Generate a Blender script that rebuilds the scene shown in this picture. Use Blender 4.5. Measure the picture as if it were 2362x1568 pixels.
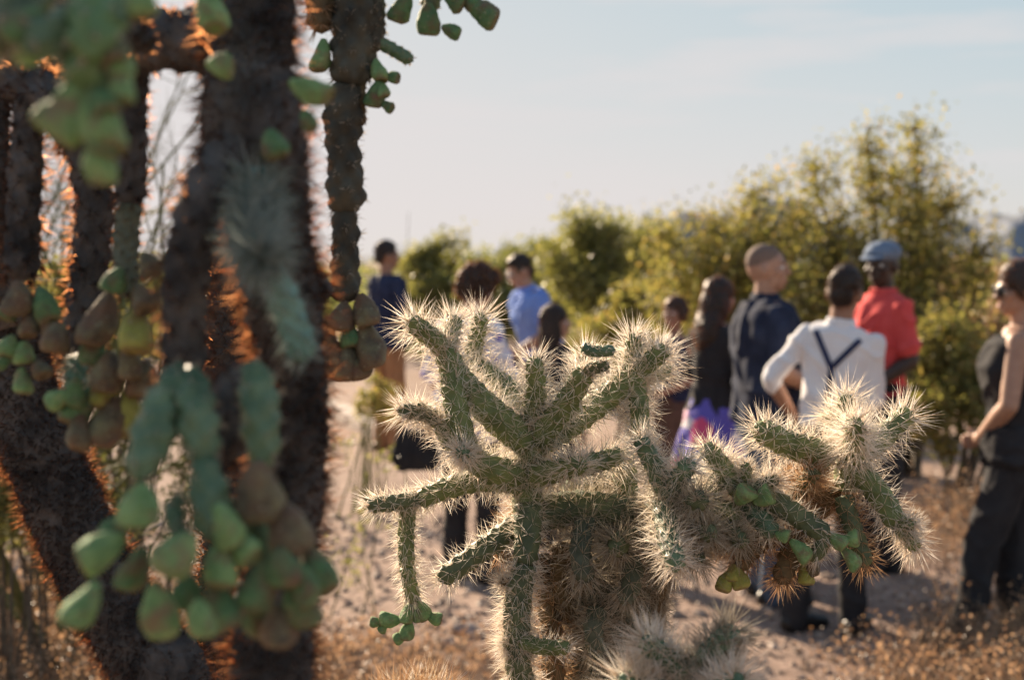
import bpy, bmesh, math, random
import numpy as np
from mathutils import Vector, Matrix, noise
from mathutils.bvhtree import BVHTree

for o in list(bpy.data.objects):
    bpy.data.objects.remove(o, do_unlink=True)
scene = bpy.context.scene
COL = scene.collection
R = math.radians

# ------------------------------------------------------------------ camera
CAM_H = 1.70
FPX, CX, CY, HORIZON = 3279.0, 1180.5, 784.0, 604.0
PITCH = math.atan((CY - HORIZON) / FPX)
cam_data = bpy.data.cameras.new('camera')
cam_data.lens = 50.0
cam_data.sensor_width = 36.0
cam_data.clip_start = 0.02
cam_data.clip_end = 20000.0
cam_data.dof.use_dof = True
cam_data.dof.focus_distance = 1.87
cam_data.dof.aperture_fstop = 4.5
cam_data.dof.aperture_blades = 0
cam = bpy.data.objects.new('camera', cam_data)
cam.location = (0, 0, CAM_H)
cam.rotation_euler = (R(90) - PITCH, 0, 0)
COL.objects.link(cam)
scene.camera = cam

# ------------------------------------------------------------------ light
SUN_AZ = 30.0          # degrees to the left of straight ahead
SUN_EL = 22.0
SUN_STRENGTH = 5.0
SKY_STRENGTH = 0.06
EXPOSURE = 1.5
world = bpy.data.worlds.new('World')
scene.world = world
world.use_nodes = True
wn, wl = world.node_tree.nodes, world.node_tree.links
wn.clear()
w_out = wn.new('ShaderNodeOutputWorld')
w_bg = wn.new('ShaderNodeBackground')
w_bg.inputs['Strength'].default_value = SKY_STRENGTH
sky = wn.new('ShaderNodeTexSky')
sky.sky_type = 'NISHITA'
sky.sun_disc = False
sky.sun_elevation = R(SUN_EL)
sky.sun_rotation = R(-SUN_AZ)
sky.air_density = 1.0
sky.dust_density = 0.6
sky.ozone_density = 2.0
sky.altitude = 500
# thin high cloud wisps
tc = wn.new('ShaderNodeTexCoord')
mp = wn.new('ShaderNodeMapping')
mp.inputs['Scale'].default_value = (2.2, 2.2, 17.0)
mp.inputs['Rotation'].default_value = (R(4), R(-3), 0)
wl.new(tc.outputs['Generated'], mp.inputs['Vector'])
nz = wn.new('ShaderNodeTexNoise')
nz.inputs['Scale'].default_value = 1.6
nz.inputs['Detail'].default_value = 6
nz.inputs['Roughness'].default_value = 0.55
wl.new(mp.outputs['Vector'], nz.inputs['Vector'])
cr = wn.new('ShaderNodeMapRange')
cr.inputs['From Min'].default_value = 0.50
cr.inputs['From Max'].default_value = 0.78
cr.inputs['To Max'].default_value = 0.55
wl.new(nz.outputs['Fac'], cr.inputs['Value'])
mixc = wn.new('ShaderNodeMix')
mixc.data_type = 'RGBA'
wl.new(cr.outputs['Result'], mixc.inputs['Factor'])
wl.new(sky.outputs['Color'], mixc.inputs['A'])
mixc.inputs['B'].default_value = (11.5, 10.6, 10.8, 1)
# film-like shoulder on the sky's brightness, the same in every direction: c * (1 - exp(-x / c))
SHOULDER = (0.80, 0.745, 0.735)
out_scale = SKY_STRENGTH * 2 ** EXPOSURE
sepc = wn.new('ShaderNodeSeparateColor')
comb = wn.new('ShaderNodeCombineColor')
wl.new(mixc.outputs['Result'], sepc.inputs['Color'])
for ch, cmax, gain in zip(('Red', 'Green', 'Blue'), SHOULDER, (0.265, 0.295, 0.325)):
    m1 = wn.new('ShaderNodeMath')
    m1.operation = 'MULTIPLY'
    m1.inputs[1].default_value = -gain / cmax
    m2 = wn.new('ShaderNodeMath')
    m2.operation = 'EXPONENT'
    m3 = wn.new('ShaderNodeMath')
    m3.operation = 'SUBTRACT'
    m3.inputs[0].default_value = 1.0
    m4 = wn.new('ShaderNodeMath')
    m4.operation = 'MULTIPLY'
    m4.inputs[1].default_value = cmax / out_scale
    wl.new(sepc.outputs[ch], m1.inputs[0])
    wl.new(m1.outputs[0], m2.inputs[0])
    wl.new(m2.outputs[0], m3.inputs[1])
    wl.new(m3.outputs[0], m4.inputs[0])
    wl.new(m4.outputs[0], comb.inputs[ch])
wl.new(comb.outputs['Color'], w_bg.inputs['Color'])
wl.new(w_bg.outputs['Background'], w_out.inputs['Surface'])

sun_dir = Vector((-math.sin(R(SUN_AZ)) * math.cos(R(SUN_EL)), math.cos(R(SUN_AZ)) * math.cos(R(SUN_EL)), math.sin(R(SUN_EL))))
sun_data = bpy.data.lights.new('sun', 'SUN')
sun_data.energy = SUN_STRENGTH
sun_data.angle = R(0.55)
sun_data.color = (1.0, 0.80, 0.58)
sun = bpy.data.objects.new('sun', sun_data)
sun.rotation_euler = sun_dir.to_track_quat('Z', 'Y').to_euler()
sun.location = (-6, 14, 9)
COL.objects.link(sun)

scene.view_settings.view_transform = 'Standard'
scene.view_settings.look = 'None'
scene.view_settings.exposure = EXPOSURE
scene.view_settings.gamma = 1.0
scene.view_settings.use_curve_mapping = False
scene.render.engine = 'CYCLES'
scene.cycles.max_bounces = 7
scene.cycles.transparent_max_bounces = 8
scene.cycles.sample_clamp_indirect = 4.0
scene.cycles.use_denoising = True
scene.cycles.caustics_reflective = False
scene.cycles.caustics_refractive = False

# ------------------------------------------------------------------ helpers
FWD = Vector((0, math.cos(PITCH), -math.sin(PITCH)))
UPV = Vector((0, math.sin(PITCH), math.cos(PITCH)))
CAMV = Vector((0, 0, CAM_H))


def P(x, y, d):
    """a point seen at photo position (x, y), d metres along the view axis"""
    return CAMV + FWD * d + Vector((1, 0, 0)) * ((x - CX) / FPX * d) + UPV * ((CY - y) / FPX * d)


def GD(x, d):
    """ground point at column x, d metres away"""
    return Vector(((x - CX) / FPX * d, d, 0))


def tag(o, label=None, cat=None, group=None, kind=None):
    if label: o['label'] = label
    if cat: o['category'] = cat
    if group: o['group'] = group
    if kind: o['kind'] = kind
    return o


def empty(name, loc, label=None, cat=None, group=None):
    o = bpy.data.objects.new(name, None)
    o.empty_display_size = 0.1
    o.location = loc
    COL.objects.link(o)
    return tag(o, label, cat, group)


def mesh_np(name, verts, faces, smooth=True):
    """fast mesh from an (n,3) array and an (m,k) array of equal-sided faces"""
    me = bpy.data.meshes.new(name)
    verts = np.asarray(verts, dtype=np.float32)
    faces = np.asarray(faces, dtype=np.int32)
    k = faces.shape[1]
    me.vertices.add(len(verts))
    me.vertices.foreach_set('co', verts.ravel())
    me.loops.add(faces.size)
    me.loops.foreach_set('vertex_index', faces.ravel())
    me.polygons.add(len(faces))
    me.polygons.foreach_set('loop_start', np.arange(0, faces.size, k, dtype=np.int32))
    me.polygons.foreach_set('use_smooth', np.full(len(faces), smooth, dtype=bool))
    me.update(calc_edges=True)
    me.validate()
    return me


def link(name, me, material, parent=None, loc=None):
    o = bpy.data.objects.new(name, me)
    if material is not None and len(me.materials) == 0:
        me.materials.append(material)
    COL.objects.link(o)
    if parent is not None:
        o.parent = parent
    if loc is not None:
        o.location = loc
    return o


# ------------------------------------------------------------------ materials
class NT:
    def __init__(self, name):
        self.m = bpy.data.materials.new(name)
        self.m.use_nodes = True
        self.n, self.l = self.m.node_tree.nodes, self.m.node_tree.links
        self.n.clear()
        self.out = self.n.new('ShaderNodeOutputMaterial')

    def add(self, t, **kw):
        nd = self.n.new(t)
        for k, v in kw.items():
            if k in nd.inputs:
                nd.inputs[k].default_value = v
            else:
                setattr(nd, k, v)
        return nd

    def noise(self, scale, detail=4, rough=0.55, coord='Object', stretch=None):
        t = self.add('ShaderNodeTexCoord')
        nd = self.add('ShaderNodeTexNoise', Scale=scale, Detail=detail, Roughness=rough)
        if stretch:
            mpn = self.add('ShaderNodeMapping', Scale=stretch)
            self.l.new(t.outputs[coord], mpn.inputs['Vector'])
            self.l.new(mpn.outputs['Vector'], nd.inputs['Vector'])
        else:
            self.l.new(t.outputs[coord], nd.inputs['Vector'])
        return nd

    def ramp(self, src, stops):
        r = self.add('ShaderNodeValToRGB')
        els = r.color_ramp.elements
        while len(els) < len(stops):
            els.new(0.5)
        for e, (p, c) in zip(els, stops):
            e.position = p
            e.color = (*c, 1)
        self.l.new(src, r.inputs['Fac'])
        return r

    def bump(self, src, strength, dist):
        b = self.add('ShaderNodeBump', Strength=strength, Distance=dist)
        self.l.new(src, b.inputs['Height'])
        return b


def mat_noise(name, c1, c2, scale=8, rough=0.85, bump=0.3, bdist=0.01, bscale=None, spec=0.3, p=(0.35, 0.68), sheen=0, sss=0, detail=5):
    t = NT(name)
    n = t.noise(scale, detail)
    r = t.ramp(n.outputs['Fac'], [(p[0], c1), (p[1], c2)])
    b = t.add('ShaderNodeBsdfPrincipled', Roughness=rough)
    b.inputs['Specular IOR Level'].default_value = spec
    t.l.new(r.outputs['Color'], b.inputs['Base Color'])
    if sheen:
        b.inputs['Sheen Weight'].default_value = sheen
        b.inputs['Sheen Roughness'].default_value = 0.5
    if sss:
        b.inputs['Subsurface Weight'].default_value = sss
        b.inputs['Subsurface Radius'].default_value = (0.012, 0.004, 0.002)
    if bump:
        n2 = t.noise(bscale or scale * 4, 4)
        bm_ = t.bump(n2.outputs['Fac'], bump, bdist)
        t.l.new(bm_.outputs['Normal'], b.inputs['Normal'])
    t.l.new(b.outputs['BSDF'], t.out.inputs['Surface'])
    return t.m


def mat_thin(name, stops, trans=0.5, tcol=None, rough=0.45, spec=0.4, forward=False):
    """thin translucent things (spines, leaves, hair): colour varies from one piece to the next"""
    t = NT(name)
    g = t.add('ShaderNodeNewGeometry')
    r = t.ramp(g.outputs['Random Per Island'], stops)
    b = t.add('ShaderNodeBsdfPrincipled', Roughness=rough)
    b.inputs['Specular IOR Level'].default_value = spec
    t.l.new(r.outputs['Color'], b.inputs['Base Color'])
    tr = t.add('ShaderNodeBsdfRefraction', Roughness=0.85, IOR=1.55) if forward else t.add('ShaderNodeBsdfTranslucent')
    if tcol is None:
        t.l.new(r.outputs['Color'], tr.inputs['Color'])
    else:
        mx = t.add('ShaderNodeMix', data_type='RGBA', blend_type='MULTIPLY')
        mx.inputs['Factor'].default_value = 1
        t.l.new(r.outputs['Color'], mx.inputs['A'])
        mx.inputs['B'].default_value = (*tcol, 1)
        t.l.new(mx.outputs['Result'], tr.inputs['Color'])
    ms = t.add('ShaderNodeMixShader')
    ms.inputs['Fac'].default_value = trans
    t.l.new(b.outputs['BSDF'], ms.inputs[1])
    t.l.new(tr.outputs['BSDF'], ms.inputs[2])
    t.l.new(ms.outputs['Shader'], t.out.inputs['Surface'])
    return t.m


M = {}
M['stem_green'] = mat_noise('cholla_green', (0.095, 0.125, 0.045), (0.20, 0.24, 0.085), 40, 0.55, 0.25, 0.002, 160, 0.35)
M['stem_dark'] = mat_noise('cholla_dark_green', (0.065, 0.085, 0.045), (0.14, 0.165, 0.08), 40, 0.6, 0.3, 0.002, 160, 0.3)
M['stem_teal'] = mat_noise('cholla_blue_green', (0.06, 0.11, 0.06), (0.15, 0.225, 0.125), 28, 0.5, 0.2, 0.002, 160, 0.35)
M['stem_wood'] = mat_noise('cholla_bark', (0.032, 0.030, 0.030), (0.125, 0.113, 0.105), 22, 0.9, 0.8, 0.008, 70, 0.2)
M['stem_grey'] = mat_noise('cholla_grey_green', (0.06, 0.075, 0.05), (0.15, 0.16, 0.115), 25, 0.8, 0.5, 0.004, 90, 0.25)
M['stem_brown'] = mat_noise('cholla_brown', (0.08, 0.055, 0.03), (0.18, 0.13, 0.07), 30, 0.85, 0.5, 0.004, 90, 0.2)
M['sp_pale'] = mat_thin('pale_straw_spines', [(0.0, (0.62, 0.52, 0.40)), (0.35, (0.84, 0.77, 0.66)), (0.75, (0.92, 0.88, 0.82)), (1.0, (0.78, 0.62, 0.48))], 0.55, rough=0.4)
M['sp_silver'] = mat_thin('silvery_spines', [(0.0, (0.19, 0.24, 0.21)), (0.5, (0.30, 0.35, 0.32)), (1.0, (0.42, 0.46, 0.43))], 0.3)
M['stem_turq'] = mat_noise('cholla_turquoise', (0.09, 0.19, 0.155), (0.19, 0.33, 0.27), 28, 0.55, 0.2, 0.002, 160, 0.35)
M['stem_bright'] = mat_noise('cholla_bright_green', (0.08, 0.15, 0.055), (0.17, 0.27, 0.105), 24, 0.55, 0.2, 0.002, 160, 0.35)
M['stem_bark'] = mat_noise('cholla_dull_bark', (0.030, 0.029, 0.024), (0.10, 0.095, 0.07), 26, 0.8, 0.5, 0.004, 90, 0.25)
M['sp_grey'] = mat_thin('grey_straw_spines', [(0.0, (0.30, 0.24, 0.17)), (0.5, (0.50, 0.43, 0.33)), (1.0, (0.62, 0.56, 0.46))], 0.4)
M['sp_rust'] = mat_thin('rusty_spines', [(0.0, (0.38, 0.21, 0.11)), (0.5, (0.54, 0.34, 0.19)), (1.0, (0.68, 0.52, 0.34))], 0.5)
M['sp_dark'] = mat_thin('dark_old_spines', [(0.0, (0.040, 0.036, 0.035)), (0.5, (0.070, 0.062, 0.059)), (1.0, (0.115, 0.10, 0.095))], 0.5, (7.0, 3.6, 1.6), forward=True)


def mat_fruit(name, g1, g2, blush, amt):
    t = NT(name)
    oi = t.add('ShaderNodeObjectInfo')
    n = t.noise(1.6, 3)
    add = t.add('ShaderNodeVectorMath', operation='ADD')
    tcn = t.add('ShaderNodeTexCoord')
    t.l.new(tcn.outputs['Object'], add.inputs[0])
    t.l.new(oi.outputs['Random'], add.inputs[1])
    t.l.new(add.outputs['Vector'], n.inputs['Vector'])
    n.inputs['Detail'].default_value = 6
    n.inputs['Roughness'].default_value = 0.65
    r = t.ramp(n.outputs['Fac'], [(0.34, g1), (0.64, g2)])
    n2 = t.noise(1.3, 5)
    sc_ = t.add('ShaderNodeVectorMath', operation='MULTIPLY_ADD')
    t.l.new(oi.outputs['Random'], sc_.inputs[0])
    sc_.inputs[1].default_value = (7, 7, 7)
    t.l.new(tcn.outputs['Object'], sc_.inputs[2])
    t.l.new(sc_.outputs['Vector'], n2.inputs['Vector'])
    mr = t.add('ShaderNodeMapRange')
    mr.inputs['From Min'].default_value = 0.62 - amt * 0.5
    mr.inputs['From Max'].default_value = 0.8 - amt * 0.3
    t.l.new(n2.outputs['Fac'], mr.inputs['Value'])
    mx = t.add('ShaderNodeMix', data_type='RGBA')
    t.l.new(mr.outputs['Result'], mx.inputs['Factor'])
    t.l.new(r.outputs['Color'], mx.inputs['A'])
    mx.inputs['B'].default_value = (*blush, 1)
    # the dry cup at the top of the fruit
    sep = t.add('ShaderNodeSeparateXYZ')
    t.l.new(tcn.outputs['Generated'], sep.inputs['Vector'])
    mr2 = t.add('ShaderNodeMapRange')
    mr2.inputs['From Min'].default_value = 0.90
    mr2.inputs['From Max'].default_value = 0.97
    mr2.inputs['To Max'].default_value = 0.7
    t.l.new(sep.outputs['Z'], mr2.inputs['Value'])
    mx2 = t.add('ShaderNodeMix', data_type='RGBA')
    t.l.new(mr2.outputs['Result'], mx2.inputs['Factor'])
    t.l.new(mx.outputs['Result'], mx2.inputs['A'])
    mx2.inputs['B'].default_value = (0.20, 0.13, 0.075, 1)
    # pale areole dots
    v = t.add('ShaderNodeTexVoronoi', Scale=4.2)
    t.l.new(tcn.outputs['Object'], v.inputs['Vector'])
    mr3 = t.add('ShaderNodeMapRange')
    mr3.inputs['From Min'].default_value = 0.20
    mr3.inputs['From Max'].default_value = 0.10
    mr3.inputs['To Max'].default_value = 0.6
    t.l.new(v.outputs['Distance'], mr3.inputs['Value'])
    mx3 = t.add('ShaderNodeMix', data_type='RGBA')
    t.l.new(mr3.outputs['Result'], mx3.inputs['Factor'])
    t.l.new(mx2.outputs['Result'], mx3.inputs['A'])
    mx3.inputs['B'].default_value = (0.42, 0.40, 0.26, 1)
    b = t.add('ShaderNodeBsdfPrincipled', Roughness=0.7)
    b.inputs['Specular IOR Level'].default_value = 0.3
    nb_ = t.noise(7.0, 5, 0.65)
    bp = t.bump(nb_.outputs['Fac'], 0.5, 0.05)
    t.l.new(bp.outputs['Normal'], b.inputs['Normal'])
    b.inputs['Subsurface Weight'].default_value = 0.25
    b.inputs['Subsurface Radius'].default_value = (0.3, 0.3, 0.1)
    b.inputs['Subsurface Scale'].default_value = 0.02
    t.l.new(mx3.outputs['Result'], b.inputs['Base Color'])
    t.l.new(b.outputs['BSDF'], t.out.inputs['Surface'])
    return t.m


M['fruit_green'] = mat_fruit('green_fruit_skin', (0.145, 0.27, 0.105), (0.29, 0.45, 0.19), (0.25, 0.18, 0.11), 0.25)
M['fruit_brown'] = mat_fruit('ripe_brown_fruit_skin', (0.085, 0.068, 0.055), (0.25, 0.235, 0.13), (0.20, 0.12, 0.075), 0.45)
M['fruit_yellow'] = mat_fruit('yellow_green_fruit_skin', (0.32, 0.33, 0.08), (0.46, 0.45, 0.12), (0.30, 0.20, 0.08), 0.35)
M['fruit_deep'] = mat_fruit('deep_green_fruit_skin', (0.075, 0.17, 0.075), (0.16, 0.28, 0.12), (0.19, 0.12, 0.075), 0.35)

M['leaf_olive'] = mat_thin('olive_leaves', [(0, (0.13, 0.135, 0.05)), (0.5, (0.235, 0.22, 0.078)), (0.85, (0.35, 0.29, 0.105)), (1, (0.38, 0.25, 0.09))], 0.55, (1.3, 1.3, 0.85), 0.5, 0.35)
M['leaf_green'] = mat_thin('green_leaves', [(0, (0.13, 0.14, 0.055)), (0.6, (0.24, 0.235, 0.09)), (1, (0.34, 0.30, 0.12))], 0.5, (1.4, 1.4, 0.8), 0.4, 0.5)
M['leaf_far'] = mat_thin('pale_green_leaves', [(0, (0.12, 0.14, 0.05)), (0.6, (0.20, 0.21, 0.08)), (1, (0.29, 0.27, 0.11))], 0.5, (1.3, 1.3, 0.9), 0.5, 0.4)
M['leaf_dry'] = mat_thin('dry_rusty_leaves', [(0, (0.20, 0.125, 0.08)), (0.5, (0.33, 0.22, 0.14)), (1, (0.52, 0.39, 0.27))], 0.45, (1.3, 1.1, 0.9), 0.4, 0.5)
M['twig'] = mat_noise('twig_bark', (0.07, 0.055, 0.04), (0.15, 0.12, 0.085), 30, 0.85, 0.3, 0.002)
M['twig_green'] = mat_noise('green_twig_bark', (0.09, 0.10, 0.035), (0.17, 0.16, 0.06), 20, 0.7, 0.2, 0.002)
M['twig_dry'] = mat_noise('dry_twig_bark', (0.20, 0.14, 0.09), (0.36, 0.26, 0.17), 20, 0.8, 0.2, 0.002)

# ground: pale pinkish dirt and grit
t = NT('desert_dirt')
n1 = t.noise(0.55, 6, 0.6)
n2 = t.noise(9.0, 8, 0.7)
n3 = t.noise(60.0, 4, 0.7)
r1 = t.ramp(n1.outputs['Fac'], [(0.35, (0.31, 0.22, 0.175)), (0.65, (0.42, 0.305, 0.245))])
r2 = t.ramp(n2.outputs['Fac'], [(0.32, (0.40, 0.36, 0.33)), (0.62, (1.0, 1.0, 1.0))])
mx = t.add('ShaderNodeMix', data_type='RGBA', blend_type='MULTIPLY')
mx.inputs['Factor'].default_value = 0.8
t.l.new(r1.outputs['Color'], mx.inputs['A'])
t.l.new(r2.outputs['Color'], mx.inputs['B'])
b = t.add('ShaderNodeBsdfPrincipled', Roughness=0.95)
b.inputs['Specular IOR Level'].default_value = 0.15
t.l.new(mx.outputs['Result'], b.inputs['Base Color'])
b1 = t.bump(n2.outputs['Fac'], 0.5, 0.02)
b2 = t.bump(n3.outputs['Fac'], 0.5, 0.006)
t.l.new(b1.outputs['Normal'], b2.inputs['Normal'])
t.l.new(b2.outputs['Normal'], b.inputs['Normal'])
t.l.new(b.outputs['BSDF'], t.out.inputs['Surface'])
M['dirt'] = t.m
M['pebble'] = mat_thin('pebble_stone', [(0, (0.16, 0.11, 0.085)), (0.5, (0.33, 0.24, 0.18)), (1, (0.50, 0.40, 0.33))], 0.0, rough=0.8, spec=0.3)
M['rock'] = mat_noise('grey_rock', (0.22, 0.18, 0.16), (0.42, 0.36, 0.33), 9, 0.9, 0.6, 0.02)
M['kerb'] = mat_noise('pale_kerb_stone', (0.38, 0.31, 0.26), (0.52, 0.44, 0.38), 6, 0.9, 0.4, 0.01)
M['whitepaint'] = mat_noise('white_paint', (0.66, 0.66, 0.68), (0.8, 0.8, 0.8), 6, 0.5, 0.05, 0.002)
M['mountain'] = mat_noise('mountain_blue_haze', (0.14, 0.16, 0.19), (0.24, 0.26, 0.30), 0.012, 0.95, 0.4, 30, 0.02)  # pale blue of distance haze put into the hills' base colour

# ------------------------------------------------------------------ ground, hills
rng = np.random.default_rng(11)
random.seed(5)
noise.seed_set(3)


def axis(lo, hi, near_lo, near_hi, step, growth):
    a = list(np.arange(near_lo, near_hi + 1e-6, step))
    s = step
    while a[-1] < hi:
        s *= growth
        a.append(min(a[-1] + s, hi))
    s = step
    while a[0] > lo:
        s *= growth
        a.insert(0, max(a[0] - s, lo))
    return np.array(a)


def ground_z(x, y):
    z = 0.035 * noise.noise(Vector((x * 0.35, y * 0.35, 0.3))) + 0.012 * noise.noise(Vector((x * 1.7, y * 1.7, 2.3)))
    far = max(0.0, math.hypot(x, y) - 14)
    z += min(far, 60) * 0.012 * noise.noise(Vector((x * 0.05, y * 0.05, 5)))
    return z


gx = axis(-6000, 6000, -4.5, 5.5, 0.09, 1.22)
gy = axis(-600, 9000, 3.5, 13.5, 0.09, 1.2)
gv = np.array([(x, y, ground_z(x, y)) for y in gy for x in gx])
nx_, ny_ = len(gx), len(gy)
ii = np.arange(nx_ * ny_).reshape(ny_, nx_)
gf = np.stack([ii[:-1, :-1].ravel(), ii[:-1, 1:].ravel(), ii[1:, 1:].ravel(), ii[1:, :-1].ravel()], 1)
ground = link('ground', mesh_np('ground', gv, gf), M['dirt'])
tag(ground, kind='structure')


def mountains(name, az0, az1, dist, hmax, seed, n=120):
    vs, fs = [], []
    rows = 14
    for j in range(rows):
        v = j / (rows - 1)
        for i in range(n):
            u = i / (n - 1)
            az = R(az0 + (az1 - az0) * u)
            dd = dist * (1 + 0.35 * (v - 0.5))
            env = math.sin(math.pi * u) ** 0.6 * math.sin(math.pi * v)
            h = hmax * env * (0.55 + 0.6 * noise.noise(Vector((u * 4 + seed, v * 2, seed))) + 0.28 * noise.noise(Vector((u * 13, v * 6, seed + 3))) + 0.12 * noise.noise(Vector((u * 37, v * 15, seed))))
            vs.append((math.sin(az) * dd, math.cos(az) * dd, max(h, 0) - 6))
    for j in range(rows - 1):
        for i in range(n - 1):
            a = j * n + i
            fs.append((a, a + 1, a + n + 1, a + n))
    o = link(name, mesh_np(name, np.array(vs), np.array(fs)), M['mountain'])
    return tag(o, kind='structure')


mountains('hills', 0.0, 15.5, 2600, 150, 1.7)
mountains('hills', 13.5, 34.0, 3200, 190, 6.1)
mountains('hills', -22.0, 1.0, 4200, 62, 9.4)

# pebbles scattered over the dirt
def pebble_mesh(name, n, xr, yr, smin, smax, seed):
    g = np.random.default_rng(seed)
    base = np.array([(1, 0, 0), (-1, 0, 0), (0, 1, 0), (0, -1, 0), (0, 0, 1), (0, 0, -1)], float)
    tri = np.array([(0, 2, 4), (2, 1, 4), (1, 3, 4), (3, 0, 4), (2, 0, 5), (1, 2, 5), (3, 1, 5), (0, 3, 5)])
    x = g.uniform(*xr, n)
    y = g.uniform(*yr, n)
    s = smin + (smax - smin) * g.random(n) ** 3.5
    vs = base[None] * s[:, None, None] * g.uniform(0.6, 1.25, (n, 6, 3))
    vs[:, :, 2] *= 0.6
    a = g.uniform(0, 6.28, n)
    ca, sa = np.cos(a), np.sin(a)
    vx = vs[:, :, 0] * ca[:, None] - vs[:, :, 1] * sa[:, None]
    vy = vs[:, :, 0] * sa[:, None] + vs[:, :, 1] * ca[:, None]
    z = np.array([ground_z(p, q) for p, q in zip(x, y)])
    out = np.stack([vx + x[:, None], vy + y[:, None], vs[:, :, 2] + (z + s * 0.15)[:, None]], 2).reshape(-1, 3)
    fc = (tri[None] + (np.arange(n) * 6)[:, None, None]).reshape(-1, 3)
    o = link(name, mesh_np(name, out, fc, smooth=False), M['pebble'])
    return o


tag(pebble_mesh('gravel', 20000, (-3.2, 3.6), (5.0, 9.5), 0.003, 0.032, 21), 'fine tan gravel and grit strewn over the bare dirt', 'gravel', kind='stuff')

tag(pebble_mesh('pebbles', 420, (-3.0, 3.4), (5.2, 9.0), 0.012, 0.055, 22), 'scattered larger pebbles lying on the path', 'pebbles', kind='stuff')


def rock(name, loc, size, seed, label):
    bm_ = bmesh.new()
    bmesh.ops.create_icosphere(bm_, subdivisions=3, radius=1)
    for v in bm_.verts:
        k = 1 + 0.35 * noise.noise(v.co * 1.3 + Vector((seed, 0, 0))) + 0.12 * noise.noise(v.co * 4 + Vector((seed, 3, 0)))
        v.co = Vector((v.co.x * size[0], v.co.y * size[1], v.co.z * size[2])) * k
    me = bpy.data.meshes.new(name)
    bm_.to_mesh(me)
    bm_.free()
    o = link(name, me, M['rock'])
    o.location = loc
    return tag(o, label, 'rock', 'loose rocks on the dirt')


def ground_at(x, y):
    d = CAM_H * FPX / (y - HORIZON)
    return GD(x, d)


for i, (x, y, s, lb) in enumerate([
        (1075, 1468, (0.075, 0.055, 0.035), 'flat pale grey rock lying on the dirt under the hanging chain of green fruit'),
        (1030, 1500, (0.045, 0.035, 0.025), 'small darker rock just below the flat pale grey rock'),
        (1010, 1335, (0.03, 0.03, 0.02), 'small dark stone beside the black trouser cuff behind the left cactus arm'),
        (2165, 1405, (0.05, 0.04, 0.03), 'pale rock at the edge of the dry brush beside the sunglasses woman')]):
    p = ground_at(x, y)
    rock('rock', (p.x, p.y, 0.015), s, i * 3.1, lb)

# low kerb along the path, with a small white marker post
k0, k1 = ground_at(770, 957), ground_at(1075, 1085)
kd = (k1 - k0).normalized()
k0 = k0 - kd * 2.5
kn = Vector((-kd.y, kd.x, 0))
kerb = empty('path_kerb', (k0 + k1) / 2, 'low pale stone kerb running along the far side of the dirt path', 'kerb')
L = (k1 - k0).length
nb = int(L / 0.6)
bm_ = bmesh.new()
bmesh.ops.create_cube(bm_, size=1)
for v in bm_.verts:
    v.co = Vector((v.co.x * 0.585, v.co.y * 0.30, v.co.z * 0.13))
bmesh.ops.bevel(bm_, geom=bm_.edges[:], offset=0.015, segments=2, affect='EDGES')
kme = bpy.data.meshes.new('kerb_stone')
bm_.to_mesh(kme)
bm_.free()
kme.materials.append(M['kerb'])
for i in range(nb):
    o = link('kerb_stone', kme, None, kerb)
    c = k0 + kd * (0.6 * (i + 0.5)) - (k0 + k1) / 2
    o.location = (c.x, c.y, 0.045 + random.uniform(-0.006, 0.006))
    o.rotation_euler = (0, 0, math.atan2(kd.y, kd.x) + random.uniform(-0.015, 0.015))


# ------------------------------------------------------------------ cactus builders
def resample(pts, rad, ds):
    pts = np.array(pts, float)
    rad = np.array(rad, float)
    if len(pts) > 2:   # Catmull-Rom smoothing
        P0 = np.vstack([2 * pts[0] - pts[1], pts, 2 * pts[-1] - pts[-2]])
        fine, fr = [], []
        for i in range(len(pts) - 1):
            a, b_, c, d = P0[i:i + 4]
            for tt in np.linspace(0, 1, 12, endpoint=False):
                fine.append(0.5 * ((2 * b_) + (-a + c) * tt + (2 * a - 5 * b_ + 4 * c - d) * tt ** 2 + (-a + 3 * b_ - 3 * c + d) * tt ** 3))
                fr.append(rad[i] * (1 - tt) + rad[i + 1] * tt)
        fine.append(pts[-1])
        fr.append(rad[-1])
        pts, rad = np.array(fine), np.array(fr)
    seg = np.linalg.norm(np.diff(pts, axis=0), axis=1)
    s = np.concatenate([[0], np.cumsum(seg)])
    n = max(4, int(s[-1] / ds) + 1)
    q = np.linspace(0, s[-1], n)
    out = np.stack([np.interp(q, s, pts[:, k]) for k in range(3)], 1)
    return q, out, np.interp(q, s, rad)


def frames(c):
    tan = np.gradient(c, axis=0)
    tan /= np.linalg.norm(tan, axis=1)[:, None] + 1e-12
    u = np.cross(tan[0], (0.3, 0.9, 0.1))
    if np.linalg.norm(u) < 0.1:
        u = np.cross(tan[0], (1, 0, 0))
    u /= np.linalg.norm(u)
    U = np.zeros_like(c)
    for i in range(len(c)):
        u = u - tan[i] * np.dot(u, tan[i])
        u /= np.linalg.norm(u)
        U[i] = u
    V = np.cross(tan, U)
    return tan, U, V


SG = np.random.default_rng(77)


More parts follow.
